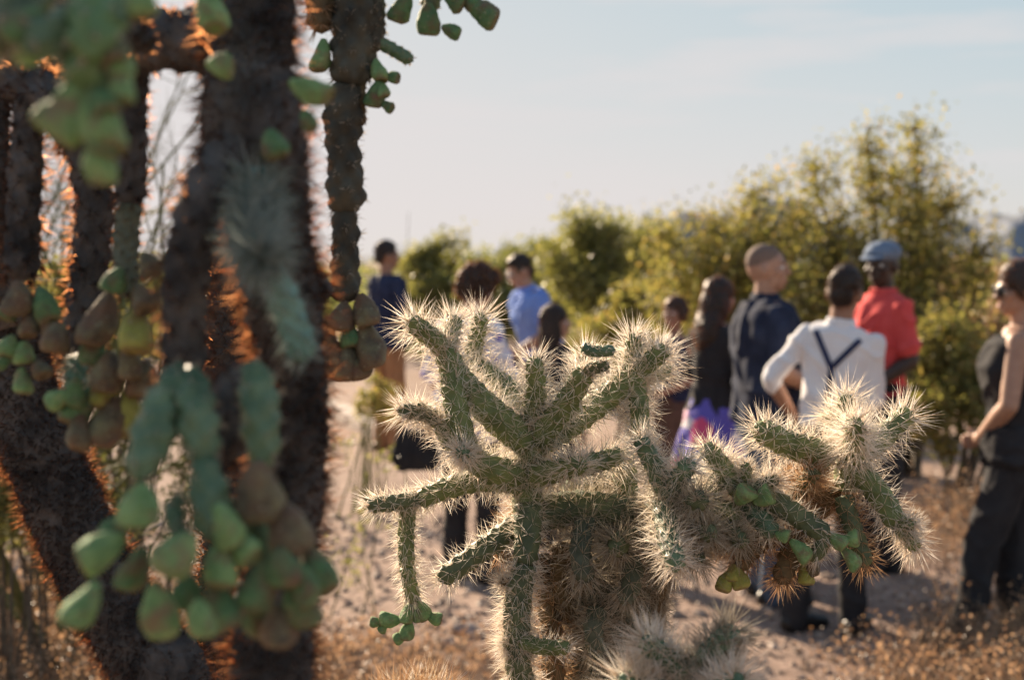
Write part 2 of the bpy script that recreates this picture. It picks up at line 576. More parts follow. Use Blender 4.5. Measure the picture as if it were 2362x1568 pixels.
def stem(parent, pts, rad, material, spine_mat, base, name='stem_joint', spacing=0.0115, L=0.030, per=12, srad=0.00055, depth=0.38,
         ds=0.0035, nseg=26, bare=0.0, tuber=(0.0070, 0.0048), lift=0.6, tipboost=1.0, round_base=True, zmin=None, tuft=0, lump=0.0, lumpf=55.0, taper=0.0):
    """one cactus joint: a tube along pts with spiralling tubercles, and the spines that grow on them"""
    q, c, r = resample(pts, rad, ds)
    if float(np.mean(r)) < 0.014:      # slender joints carry finer tubercles
        kf = max(0.5, float(np.mean(r)) / 0.014)
        spacing, tuber = spacing * kf, (tuber[0] * kf, tuber[1] * kf)
        q, c, r = resample(pts, rad, min(ds, 0.0025))
    Ltot = q[-1]
    tan, U, V = frames(c)
    endr = r.copy()
    e = np.minimum(1, (Ltot - q) / (r * 1.1 + 1e-6))
    endr *= np.sqrt(np.clip(1 - (1 - e) ** 2, 0.02, 1))
    if round_base:
        e0 = np.minimum(1, (q + 0.002) / (r * 0.8 + 1e-6))
        endr *= np.sqrt(np.clip(1 - (1 - e0) ** 2, 0.05, 1)) * 0.25 + 0.75
    if taper:
        u_ = q / Ltot
        endr = endr * (1 - taper * np.abs(2 * u_ - 1) ** 2.2)
    if lump:
        so_ = SG.uniform(0, 90)
        endr = endr * np.array([1 + lump * (noise.noise(Vector((s0 * lumpf, so_, 0))) + 0.5 * noise.noise(Vector((s0 * lumpf * 2.3, so_, 7)))) for s0 in q])
    circ = 2 * math.pi * float(np.mean(r))
    step = spacing * spacing * 0.9 / circ
    na = max(6, int(Ltot / step))
    ks = np.arange(na)
    sa = (ks + 0.5) * step
    aa = (ks * 2.399963 + SG.uniform(0, 6.28)) % (2 * math.pi)
    # tube grid
    th = np.linspace(0, 2 * math.pi, nseg, endpoint=False)
    bump = np.zeros((len(q), nseg))
    for lo in range(0, na, 400):
        s_ = sa[lo:lo + 400]
        a_ = aa[lo:lo + 400]
        d1 = (q[:, None] - s_[None]) ** 2 / (2 * tuber[0] ** 2)
        da = (th[:, None] - a_[None] + math.pi) % (2 * math.pi) - math.pi
        d2 = (da * float(np.mean(r))) ** 2 / (2 * tuber[1] ** 2)
        # max over areoles of exp(-(d1+d2))
        for i in range(len(q)):
            m_ = d1[i] < 5
            if m_.any():
                bump[i] = np.maximum(bump[i], np.exp(-(d1[i][m_][None] + d2[:, m_])).max(1))
    rr = endr[:, None] * (1 - depth * 0.55 + depth * bump) + SG.normal(0, 0.0003, bump.shape)
    verts = c[:, None] + rr[:, :, None] * (np.cos(th)[None, :, None] * U[:, None] + np.sin(th)[None, :, None] * V[:, None])
    nq = len(q)
    vv = np.vstack([verts.reshape(-1, 3), c[-1:] + tan[-1:] * 0.001, c[:1]])
    idx = np.arange(nq * nseg).reshape(nq, nseg)
    nxt = np.roll(idx, -1, 1)
    quads = np.stack([idx[:-1].ravel(), nxt[:-1].ravel(), nxt[1:].ravel(), idx[1:].ravel()], 1)
    capt = np.stack([idx[-1], nxt[-1], np.full(nseg, nq * nseg), np.full(nseg, nq * nseg)], 1)
    me = bpy.data.meshes.new(name)
    faces = quads.tolist() + [f[:3] for f in capt.tolist()] + [(b_, a_, nq * nseg + 1) for a_, b_ in zip(idx[0].tolist(), nxt[0].tolist())]
    me.from_pydata((vv - np.array(base)).tolist(), [], faces)
    me.polygons.foreach_set('use_smooth', np.ones(len(me.polygons), bool))
    o = link(name, me, material, parent)
    # spines
    keep = SG.random(na) > bare
    if zmin is not None:
        keep &= np.interp(sa, q, c[:, 2]) > zmin
    s_, a_ = sa[keep], aa[keep]
    if len(s_) == 0:
        return o
    ci = np.stack([np.interp(s_, q, c[:, k]) for k in range(3)], 1)
    Ui = np.stack([np.interp(s_, q, U[:, k]) for k in range(3)], 1)
    Vi = np.stack([np.interp(s_, q, V[:, k]) for k in range(3)], 1)
    Ti = np.stack([np.interp(s_, q, tan[:, k]) for k in range(3)], 1)
    ri = np.interp(s_, q, endr)
    N = np.cos(a_)[:, None] * Ui + np.sin(a_)[:, None] * Vi
    Bn = np.cross(Ti, N)
    near_tip = np.clip(1 - (Ltot - s_) / 0.035, 0, 1) * tipboost
    p = ci + N * (ri * 1.0)[:, None]
    cnt = per + (near_tip * per * 0.5).astype(int)
    rep = np.repeat(np.arange(len(s_)), cnt)
    k = len(rep)
    ang = SG.uniform(0, 2 * math.pi, k)
    spread = SG.uniform(0.25, 1.25, k)
    dirs = N[rep] * (lift + SG.uniform(0, 0.5, k))[:, None] + (np.cos(ang) * spread)[:, None] * Ti[rep] + (np.sin(ang) * spread)[:, None] * Bn[rep] + Ti[rep] * (0.18 + 0.9 * near_tip[rep])[:, None]
    dirs /= np.linalg.norm(dirs, axis=1)[:, None]
    ln = L * (0.35 + 0.75 * SG.random(k) ** 0.8) * (1 + 0.15 * near_tip[rep])
    P_, D_, L_ = p[rep], dirs, ln
    if tuft:
        m_ = tuft
        dv = tan[-1] * 0.9 + SG.normal(0, 0.55, (m_, 3))
        dv /= np.linalg.norm(dv, axis=1)[:, None]
        P_ = np.vstack([P_, np.repeat(c[-1:], m_, 0) - tan[-1] * 0.002 + SG.normal(0, float(r[-1]) * 0.3, (m_, 3))])
        D_ = np.vstack([D_, dv])
        L_ = np.concatenate([L_, L * SG.uniform(0.35, 0.95, m_)])
    add_spines(o, P_ - np.array(base), D_, L_, srad, spine_mat)
    return o


def add_spines(o, p, dirs, ln, srad, spine_mat, name='spines'):
    k = len(p)
    a = np.cross(dirs, SG.normal(size=(k, 3)))
    a /= np.linalg.norm(a, axis=1)[:, None] + 1e-9
    b_ = np.cross(dirs, a)
    w = srad * SG.uniform(0.7, 1.25, k)[:, None]
    vs = np.empty((k, 5, 3))
    vs[:, 0] = p + a * w
    vs[:, 1] = p - a * w
    vs[:, 2] = p + b_ * w
    vs[:, 3] = p - b_ * w
    vs[:, 4] = p + dirs * ln[:, None]
    tri = np.array([(0, 1, 4), (2, 3, 4)])
    fc = (tri[None] + (np.arange(k) * 5)[:, None, None]).reshape(-1, 3)
    so = link(name, mesh_np(name, vs.reshape(-1, 3), fc, smooth=False), spine_mat, o)
    so['kind'] = 'stuff'
    return so


def fruit_mesh(seed, elong):
    """pear-shaped cholla fruit, unit diameter, base at the origin, cup at the top"""
    g = random.Random(seed)
    ctl = [(0.0, 0.0), (0.13, 0.01), (0.20, 0.10), (0.30, 0.26), (0.40, 0.46), (0.48, 0.68), (0.505, 0.86), (0.49, 1.02), (0.44, 1.14), (0.36, 1.22), (0.30, 1.235), (0.22, 1.16), (0.12, 1.10), (0.0, 1.09)]
    prof = []
    for (a0, b0), (a1, b1) in zip(ctl, ctl[1:]):
        prof += [(a0, b0 * elong), ((a0 + a1) / 2, (b0 + b1) / 2 * elong)]
    prof.append((0.0, 1.09 * elong))
    ns = 28
    vs, fs = [], []
    off = g.uniform(0, 50)
    ar = [(g.uniform(0, 6.28), g.uniform(0.25, 1.15) * elong) for _ in range(26)]
    bx, by = g.uniform(-.12, .12), g.uniform(-.12, .12)
    for r_, z in prof:
        for i in range(ns):
            a = 2 * math.pi * i / ns
            v = Vector((math.cos(a), math.sin(a), z * 1.6))
            k = 1 + 0.20 * noise.noise(v * 0.9 + Vector((off, 0, 0))) + 0.07 * noise.noise(v * 2.6 + Vector((0, off, 0)))
            tb = max(math.exp(-(((a - aa + math.pi) % (2 * math.pi) - math.pi) ** 2 * 0.2 + (z - zz) ** 2) / (2 * 0.075 ** 2)) for aa, zz in ar)
            k += 0.10 * tb
            vs.append((math.cos(a) * r_ * k + bx * z * z, math.sin(a) * r_ * k + by * z * z, z))
    for j in range(len(prof) - 1):
        for i in range(ns):
            a, b_ = j * ns + i, j * ns + (i + 1) % ns
            fs.append((a, b_, b_ + ns, a + ns))
    me = mesh_np('fruit', np.array(vs), np.array(fs))
    return me


FRUITS = {}
for mk in ('fruit_green', 'fruit_brown', 'fruit_yellow', 'fruit_deep'):
    FRUITS[mk] = []
    for sd in range(6):
        me = fruit_mesh(sd * 7 + 1, (0.92, 1.05, 1.2, 1.0, 1.3, 0.85)[sd])
        me.materials.append(M[mk])
        FRUITS[mk].append(me)
FR = random.Random(8)


def fruit(parent, base, x, y, d, w, ang, mk='fruit_green', toward=0.0):
    """fruit centred at photo (x, y), w photo-pixels wide, its cup pointing ang degrees clockwise from up"""
    o = link('fruit', FR.choice(FRUITS[mk]), None, parent)
    s = 1.10 * w / FPX * d * FR.uniform(0.9, 1.08)
    dirv = Vector((math.sin(R(ang)), -toward, math.cos(R(ang)))).normalized()
    o.rotation_euler = (dirv.to_track_quat('Z', 'Y') @ Matrix.Rotation(FR.uniform(0, 6.28), 3, 'Z').to_quaternion()).to_euler()
    o.scale = (s, s, s)
    o.location = P(x, y, d) - dirv * s * 0.6 - Vector(base)
    return o


def PX(pts, d):
    return [tuple(P(x, y, d + dz)) for x, y, dz in pts]


# ------------------------------------------------------------------ the cholla in focus
D0 = 1.88
mb = GD(1400, 2.02)
mb.z = -0.02
main = empty('teddy_bear_cholla', mb, 'sharply focused cholla cactus with glowing pale spines in the middle of the picture', 'cactus')


def mj(pts, w0, w1, mat='stem_green', sp='sp_pale', d=D0, **kw):
    pp = PX(pts, d)
    n = len(pp)
    rad = [((w0 + (w1 - w0) * i / (n - 1)) * 0.45 / FPX) * d for i in range(n)]
    kw['L'] = kw.get('L', 0.030) * (1.1 if kw.get('L', 0.03) > 0.015 else 1.0)
    kw['per'] = max(5, int(kw.get('per', 12) * 0.78))
    kw.setdefault('tuft', 26 if kw['L'] > 0.018 else 0)
    kw.setdefault('srad', 0.00047)
    kw.setdefault('spacing', 0.0138)
    return stem(main, pp, rad, M[mat], M[sp], mb, **kw)


# the old grey trunk, down to the ground
tp = PX([(1452, 1215, 0.05), (1425, 1300, 0.08), (1405, 1420, 0.11), (1402, 1568, 0.13)], D0) + [(mb.x, mb.y, 0.7), (mb.x + 0.01, mb.y + 0.01, -0.05)]
stem(main, tp, [0.052, 0.066, 0.068, 0.066, 0.068, 0.075], M['stem_grey'], M['sp_grey'], mb, name='trunk', spacing=0.015, L=0.036, per=13, ds=0.007, nseg=34, zmin=0.85, srad=0.0006, lift=0.3)
# upper crown
mj([(1214, 1190, 0.0), (1222, 1090, 0.0), (1226, 985, 0.0)], 72, 66, name='stem_joint')
mj([(1226, 1000, 0.0), (1236, 910, -0.02), (1230, 822, -0.035)], 58, 40)
mj([(1218, 1020, -0.01), (1120, 940, -0.03), (1052, 865, -0.04), (1022, 800, -0.04)], 80, 56)
mj([(1026, 806, -0.04), (985, 770, -0.05), (940, 738, -0.07)], 50, 44, L=0.034)
mj([(1024, 812, -0.035), (1040, 765, -0.02), (1052, 728, -0.01)], 44, 38)
mj([(1212, 930, 0.05), (1140, 870, 0.09), (1085, 838, 0.11)], 54, 44, L=0.034)
mj([(1085, 842, 0.11), (1098, 780, 0.11), (1110, 722, 0.10)], 44, 42, L=0.034)
mj([(1078, 1052, -0.05), (1056, 960, -0.06), (1036, 845, -0.045)], 60, 54, L=0.026)
mj([(1218, 1098, 0.0), (1130, 1078, -0.03), (1062, 1035, -0.04), (1012, 968, -0.04)], 70, 50)
mj([(1014, 972, -0.04), (975, 952, -0.04), (916, 946, -0.045)], 42, 34, mat='stem_dark')
mj([(975, 955, -0.04), (966, 930, -0.05)], 26, 24, mat='stem_dark', L=0.012)
mj([(1078, 1056, -0.05), (1064, 1040, -0.11)], 42, 30, mat='stem_teal', L=0.03)
mj([(1236, 1015, -0.01), (1300, 940, -0.04), (1352, 850, -0.08)], 66, 50, L=0.032)
mj([(1350, 856, -0.08), (1378, 846, -0.09), (1404, 842, -0.10)], 30, 26, mat='stem_dark', L=0.010)
mj([(1240, 1022, 0.0), (1330, 965, 0.0), (1420, 900, 0.01), (1478, 850, 0.01)], 72, 58)
mj([(1472, 856, 0.01), (1510, 825, 0.0), (1538, 800, -0.01)], 50, 42, L=0.034)
mj([(1455, 872, 0.01), (1460, 820, 0.02), (1461, 768, 0.02)], 46, 38, L=0.034)
mj([(1462, 870, 0.03), (1505, 862, 0.05), (1548, 846, 0.06)], 46, 40, L=0.034)
mj([(1346, 802, -0.10), (1372, 810, -0.11), (1418, 807, -0.12)], 26, 26, mat='stem_teal', L=0.008, per=5)
mj([(1390, 935, 0.06), (1370, 880, 0.08), (1345, 815, 0.09)], 44, 36, L=0.034)
mj([(1464, 872, 0.01), (1474, 940, 0.0), (1476, 1010, 0.0)], 50, 42)
mj([(1230, 1098, -0.01), (1300, 1082, -0.05), (1342, 1070, -0.10)], 64, 40)
mj([(1335, 1075, -0.04), (1390, 1062, -0.03), (1438, 1044, -0.02)], 54, 40)
mj([(1430, 1045, 0.06), (1440, 1090, 0.07), (1445, 1160, 0.06)], 60, 60, L=0.034)
mj([(1300, 1130, 0.08), (1370, 1110, 0.10), (1430, 1100, 0.10)], 50, 50, L=0.036)
mj([(1220, 1185, 0.02), (1320, 1172, 0.02), (1420, 1180, 0.03), (1480, 1205, 0.05)], 84, 84, mat='stem_dark', sp='sp_grey', L=0.028)
mj([(1480, 1215, 0.05), (1512, 1180, 0.0), (1536, 1140, -0.05)], 70, 58, mat='stem_dark', sp='sp_grey')
mj([(1540, 1150, -0.05), (1512, 1080, -0.07), (1472, 1008, -0.10)], 56, 38, mat='stem_teal', L=0.030)
mj([(1540, 1150, -0.05), (1562, 1110, -0.08), (1590, 1066, -0.12)], 52, 42, mat='stem_teal', L=0.034)
mj([(1532, 1160, -0.05), (1542, 1240, -0.11), (1560, 1306, -0.18)], 60, 44, mat='stem_teal', L=0.036)
mj([(1545, 1165, -0.02), (1590, 1160, -0.07), (1615, 1152, -0.13)], 58, 46, mat='stem_dark', L=0.034, sp='sp_grey')
mj([(1580, 1165, 0.0), (1650, 1170, -0.01), (1712, 1194, -0.02)], 58, 46, mat='stem_green', L=0.034)
mj([(1560, 1190, 0.0), (1610, 1215, -0.05), (1640, 1232, -0.10)], 50, 42, mat='stem_dark', L=0.034, sp='sp_grey')
mj([(1570, 1200, 0.01), (1600, 1260, -0.02), (1608, 1296, -0.07)], 50, 40, mat='stem_dark', sp='sp_grey', L=0.040)
mj([(1470, 1230, 0.02), (1430, 1250, -0.02), (1425, 1265, -0.06)], 60, 46, mat='stem_dark', sp='sp_grey', L=0.036)
mj([(1500, 1235, 0.06), (1520, 1300, 0.07), (1490, 1380, 0.08)], 66, 60, mat='stem_brown', sp='sp_dark', L=0.030)
# shaggy drooping joints over the top of the old trunk
mj([(1350, 1200, 0.0), (1338, 1270, -0.03), (1352, 1345, -0.04)], 56, 46, mat='stem_grey', sp='sp_grey', L=0.036)
mj([(1420, 1235, 0.02), (1458, 1312, -0.02), (1440, 1395, -0.02)], 54, 46, mat='stem_grey', sp='sp_grey', L=0.036)
mj([(1300, 1250, 0.05), (1292, 1340, 0.04), (1318, 1440, 0.05)], 52, 46, mat='stem_brown', sp='sp_grey', L=0.034)
mj([(1492, 1280, 0.06), (1516, 1340, 0.05), (1502, 1415, 0.06)], 52, 44, mat='stem_brown', sp='sp_grey', L=0.034)
mj([(1380, 1400, 0.0), (1368, 1460, -0.01), (1385, 1520, 0.0)], 50, 44, mat='stem_grey', sp='sp_grey', L=0.036)
# filling the spiny mass between the two crowns
mj([(1600, 1185, 0.02), (1648, 1125, -0.01), (1668, 1072, -0.03)], 50, 40, L=0.034)
mj([(1640, 1200, 0.02), (1690, 1228, -0.03), (1712, 1250, -0.07)], 48, 40, sp='sp_grey', mat='stem_dark', L=0.036)
mj([(1700, 1185, 0.03), (1755, 1192, 0.02), (1806, 1172, 0.0)], 46, 40, mat='stem_dark', L=0.030)
mj([(1822, 1160, 0.03), (1858, 1112, 0.0), (1880, 1082, -0.03)], 44, 38, mat='stem_dark', sp='sp_rust', L=0.032)
mj([(1590, 1150, 0.05), (1640, 1090, 0.06), (1690, 1060, 0.06)], 46, 40, L=0.034)
# left arm with its hanging chain
mj([(1216, 1112, 0.0), (1120, 1105, -0.01), (1040, 1122, -0.01), (958, 1156, -0.01)], 64, 46, L=0.026)
mj([(962, 1152, -0.01), (905, 1160, -0.02), (845, 1166, -0.03)], 44, 34, mat='stem_dark', L=0.022, per=9)
mj([(942, 1158, -0.01), (936, 1230, -0.01), (938, 1312, -0.01)], 40, 38, L=0.022, per=8, spacing=0.013)
mj([(938, 1308, -0.01), (946, 1350, -0.01), (955, 1392, -0.01)], 36, 34, L=0.022, per=8, spacing=0.013)
for f in [(942, 1411, 34, 190), (974, 1404, 34, 150), (902, 1430, 34, 265), (868, 1434, 22, 275), (884, 1446, 20, 220), (940, 1452, 36, 195), (921, 1470, 24, 240), (1000, 1424, 26, 105), (962, 1420, 24, 160)]:
    fruit(main, mb, f[0], f[1], D0 - 0.01, f[2], f[3])
# lower left arm and the front stem running out of the picture
mj([(1205, 1205, 0.01), (1120, 1262, 0.0), (1012, 1338, -0.03)], 62, 46, mat='stem_dark', L=0.024, per=9)
mj([(1190, 1215, 0.04), (1160, 1260, 0.05), (1180, 1300, 0.05)], 44, 40, mat='stem_brown', sp='sp_rust', L=0.03)
mj([(1218, 1165, -0.01), (1216, 1240, -0.03), (1208, 1310, -0.04)], 68, 56, mat='stem_dark', L=0.024, per=9)
lo = PX([(1212, 1300, -0.04), (1192, 1400, -0.04), (1196, 1500, -0.04), (1206, 1580, -0.03)], D0)
stem(main, lo + [(mb.x - 0.06, mb.y - 0.1, 0.9), (mb.x, mb.y, 0.75)], [0.0145, 0.0165, 0.0155, 0.015, 0.016, 0.018], M['stem_dark'], M['sp_pale'], mb, L=0.031, per=10, srad=0.00047)
mj([(1170, 1345, -0.03), (1155, 1335, -0.04)], 28, 22, mat='stem_brown', L=0.024)
mj([(1205, 1480, -0.05), (1260, 1492, -0.07), (1314, 1490, -0.09)], 40, 34, mat='stem_green', L=0.018, per=7)
mj([(1185, 1470, -0.04), (1160, 1490, -0.05)], 36, 26, mat='stem_green', L=0.026)
mj([(1200, 1400, -0.03), (1170, 1440, -0.03)], 36, 26, mat='stem_green', L=0.026)
mj([(1240, 1280, 0.05), (1262, 1380, 0.05), (1275, 1480, 0.04)], 60, 54, mat='stem_brown', sp='sp_rust', L=0.032)
mj([(1275, 1480, 0.04), (1275, 1560, 0.05), (1270, 1640, 0.06)], 56, 60, mat='stem_brown', sp='sp_rust', L=0.032)
mj([(1215, 1160, 0.06), (1195, 1200, 0.09), (1190, 1230, 0.1)], 50, 44, mat='stem_brown', sp='sp_rust', L=0.034)
# right arm: old brown wood carrying the right-hand crown
mj([(1480, 1260, 0.05), (1600, 1235, 0.06), (1740, 1240, 0.05), (1850, 1190, 0.05), (1955, 1120, 0.04)], 84, 62, mat='stem_brown', sp='sp_rust', L=0.028, name='branch')
mj([(1895, 1160, 0.05), (1850, 1120, 0.04), (1818, 1085, 0.03)], 62, 50, mat='stem_brown', sp='sp_rust', L=0.034)
mj([(1735, 1165, -0.01), (1680, 1095, -0.02), (1622, 1025, -0.03)], 58, 44, L=0.030)
mj([(1722, 1115, -0.03), (1719, 1066, -0.04)], 30, 24, mat='stem_green', L=0.014)
mj([(1712, 1140, -0.03), (1755, 1120, -0.04), (1796, 1100, -0.05)], 34, 28, mat='stem_dark', L=0.028)
mj([(1912, 1050, 0.0), (1830, 1028, -0.02), (1738, 985, -0.04)], 72, 56, L=0.032)
mj([(1952, 1120, 0.02), (1960, 1060, 0.0), (1962, 1010, -0.01)], 66, 58)
mj([(1965, 1055, -0.02), (1972, 1010, -0.08), (1970, 975, -0.13)], 60, 40, L=0.042, per=15)
mj([(1955, 1010, 0.0), (1950, 955, 0.0), (1952, 908, -0.01)], 48, 38, L=0.036)
mj([(1950, 1000, 0.01), (1925, 965, 0.03), (1905, 950, 0.04)], 44, 38, L=0.036)
mj([(1985, 1045, 0.0), (2045, 1000, 0.0), (2100, 945, 0.01)], 60, 48, L=0.034)
mj([(1975, 1080, 0.0), (2030, 1145, -0.01), (2075, 1218, -0.02)], 62, 52, L=0.030, per=9)
mj([(2072, 1212, -0.02), (2098, 1240, -0.02), (2112, 1270, -0.03)], 40, 34, mat='stem_green', L=0.030)
mj([(2068, 1212, -0.02), (2092, 1208, -0.03), (2112, 1210, -0.04)], 30, 26, mat='stem_green', L=0.02)
mj([(1945, 1145, 0.0), (1960, 1200, -0.01), (1998, 1308, -0.02)], 50, 42, mat='stem_dark', sp='sp_rust', L=0.028, per=8)
mj([(1765, 1140, -0.03), (1840, 1190, -0.04), (1912, 1238, -0.05)], 56, 46, mat='stem_dark', L=0.024, per=7)
mj([(1722, 1150, -0.02), (1752, 1195, -0.03), (1790, 1236, -0.04)], 56, 46, mat='stem_teal', L=0.026, per=7)
mj([(1900, 1230, -0.04), (1890, 1265, -0.04), (1865, 1290, -0.03)], 40, 34, mat='stem_dark', L=0.022, per=7)
mj([(1745, 1250, 0.03), (1720, 1280, 0.02), (1700, 1312, 0.01)], 56, 44, mat='stem_brown', sp='sp_rust', L=0.024)
mj([(1830, 1225, 0.03), (1818, 1290, 0.01), (1796, 1346, 0.0)], 56, 48, mat='stem_brown', sp='sp_rust', L=0.026)
mj([(1860, 1230, 0.03), (1858, 1270, 0.03), (1850, 1300, 0.03)], 44, 40, mat='stem_brown', sp='sp_rust', L=0.022)
for f in [(1714, 1141, 44, 30, 'fruit_green'), (1762, 1146, 42, 60, 'fruit_green'), (1806, 1236, 32, 110, 'fruit_green'), (1840, 1260, 34, 125, 'fruit_green'), (1928, 1246, 34, 130, 'fruit_green'), (1962, 1244, 34, 80, 'fruit_green'), (1957, 1279, 34, 130, 'fruit_green'),
          (1672, 1340, 38, 200, 'fruit_yellow'), (1704, 1332, 42, 165, 'fruit_yellow'), (1690, 1322, 34, 185, 'fruit_yellow'), (1855, 1318, 30, 180, 'fruit_yellow'), (1870, 1296, 30, 160, 'fruit_brown')]:
    fruit(main, mb, f[0], f[1], D0 - 0.05 if f[4] == 'fruit_green' else D0 - 0.0, f[2], f[3], f[4], toward=0.3)

# ------------------------------------------------------------------ small cholla plants along the bottom edge
sb = GD(1600, 1.55)
small = empty('small_cholla', sb, 'blurred small cholla with two fuzzy arms at the bottom edge', 'cactus')


def sj(root, base, pts, w0, w1, d, mat, sp, **kw):
    pp = PX(pts, d)
    n = len(pp)
    rad = [((w0 + (w1 - w0) * i / (n - 1)) * 0.5 / FPX) * d for i in range(n)]
    return stem(root, pp, rad, M[mat], M[sp], base, **kw)


sj(small, sb, [(1600, 1560, 0), (1540, 1520, 0), (1480, 1472, -0.01)], 60, 48, 1.46, 'stem_teal', 'sp_pale', L=0.034)
sj(small, sb, [(1590, 1560, 0), (1640, 1505, -0.01), (1700, 1446, -0.02)], 58, 50, 1.46, 'stem_teal', 'sp_grey', L=0.036)
sj(small, sb, [(1610, 1590, 0), (1660, 1590, -0.03), (1700, 1570, -0.08)], 58, 50, 1.46, 'stem_teal', 'sp_pale', L=0.040)
sj(small, sb, [(1560, 1590, 0), (1480, 1590, -0.01), (1430, 1560, -0.02)], 58, 50, 1.46, 'stem_teal', 'sp_pale', L=0.040)
stem(small, [tuple(P(1590, 1550, 1.46)), tuple(P(1600, 1700, 1.48)), (sb.x, sb.y, 0.6), (sb.x, sb.y, -0.04)], [0.016, 0.02, 0.026, 0.032], M['stem_grey'], M['sp_grey'], sb, name='trunk', spacing=0.016, L=0.03, per=8, ds=0.008, zmin=0.9)
eb = GD(950, 1.7)
edge = empty('small_cholla', eb, 'cholla whose golden spine tips just poke up at the bottom edge, left of centre', 'cactus')
sj(edge, eb, [(860, 1640, 0), (950, 1610, 0), (1080, 1640, 0)], 60, 56, 1.70, 'stem_green', 'sp_rust', L=0.046)
sj(edge, eb, [(900, 1640, 0.03), (960, 1615, 0.04), (1030, 1622, 0.04)], 56, 50, 1.70, 'stem_green', 'sp_pale', L=0.046)
stem(edge, [tuple(P(950, 1620, 1.7)), tuple(P(950, 1800, 1.7)), (eb.x, eb.y, -0.04)], [0.016, 0.02, 0.03], M['stem_grey'], M['sp_grey'], eb, name='trunk', spacing=0.018, L=0.03, per=6, ds=0.008, zmin=0.9)

# ------------------------------------------------------------------ the big blurred chain-fruit cholla on the left
fb = GD(640, 1.12)
big = empty('chain_fruit_cholla', fb, 'large blurred cholla with thick dark trunk and hanging green fruit, closest to the camera', 'cactus')


def bj(pts, w0, w1, d, mat='stem_dark', sp='sp_dark', root=None, base=None, **kw):
    kw.setdefault('L', 0.012)
    kw.setdefault('per', 6)
    kw.setdefault('spacing', 0.014)
    kw.setdefault('lump', 0.10)
    kw.setdefault('depth', 0.5)
    pp = PX(pts, d)
    n = len(pp)
    rad = [((w0 + (w1 - w0) * i / (n - 1)) * 0.41 / FPX) * d for i in range(n)]
    return stem(root or big, pp, rad, M[mat], M[sp], base or fb, **kw)


WOOD = dict(name='trunk', spacing=0.0165, L=0.026, per=12, srad=0.0007, ds=0.005, nseg=40, depth=0.42, tuber=(0.0085, 0.0065), lump=0.10, lumpf=28.0)
pp = PX([(590, -90, 0.03), (578, 120, 0.02), (586, 320, 0.0), (625, 560, 0.03), (665, 800, 0.05), (672, 1050, 0.06), (640, 1330, 0.06), (628, 1600, 0.06)], 1.08)
stem(big, pp + [(fb.x, fb.y + 0.03, 0.7), (fb.x, fb.y, -0.05)], [0.028, 0.030, 0.034, 0.029, 0.025, 0.025, 0.026, 0.028, 0.04, 0.05], M['stem_wood'], M['sp_dark'], fb, zmin=0.9, **WOOD)
bw = dict(WOOD, name='branch', L=0.019)
bj([(545, 330, 0.02), (470, 450, -0.02), (432, 620, -0.03), (425, 780, -0.03), (425, 890, -0.03)], 120, 110, 1.04, 'stem_wood', 'sp_dark', **bw)
bj([(560, 90, 0.03), (440, 95, 0.06), (330, 100, 0.08), (292, 180, 0.10), (298, 340, 0.10), (300, 480, 0.10)], 190, 78, 1.12, 'stem_wood', 'sp_dark', **dict(bw, L=0.012))
bj([(300, 470, 0.10), (290, 560, 0.10), (292, 690, 0.09)], 66, 74, 1.12, 'stem_grey', 'sp_dark', L=0.010)
bj([(330, 90, 0.06), (240, 60, 0.0), (120, 20, -0.05), (20, -60, -0.08)], 90, 80, 1.05, 'stem_wood', 'sp_dark', **dict(bw, L=0.01))
bj([(640, 560, 0.03), (710, 640, 0.04), (756, 690, 0.05)], 100, 60, 1.10, 'stem_wood', 'sp_dark', **dict(bw, L=0.012))
# green hanging joints under the left drop branch
G_ = dict(L=0.010, per=5, spacing=0.0165, tuber=(0.008, 0.0055), depth=0.6, lump=0.12, lumpf=40.0, taper=0.45)
bj([(418, 850, -0.10), (370, 960, -0.13), (315, 1105, -0.16)], 96, 92, 1.04, 'stem_teal', 'sp_grey', **G_)
bj([(430, 855, -0.10), (452, 960, -0.13), (474, 1085, -0.14)], 94, 90, 1.04, 'stem_teal', 'sp_grey', **G_)
bj([(588, 840, -0.08), (600, 950, -0.10), (608, 1085, -0.11)], 92, 92, 1.04, 'stem_teal', 'sp_grey', **G_)
bj([(560, 860, -0.03), (530, 960, -0.05), (540, 1060, -0.06)], 110, 90, 1.04, 'stem_wood', 'sp_dark', **bw)
bj([(470, 1055, -0.14), (480, 1130, -0.15), (502, 1255, -0.16)], 84, 92, 1.04, 'stem_teal', 'sp_grey', **G_)
bj([(420, 1150, -0.14), (400, 1180, -0.15), (420, 1270, -0.16)], 46, 40, 1.04, 'stem_teal', 'sp_grey', **G_)
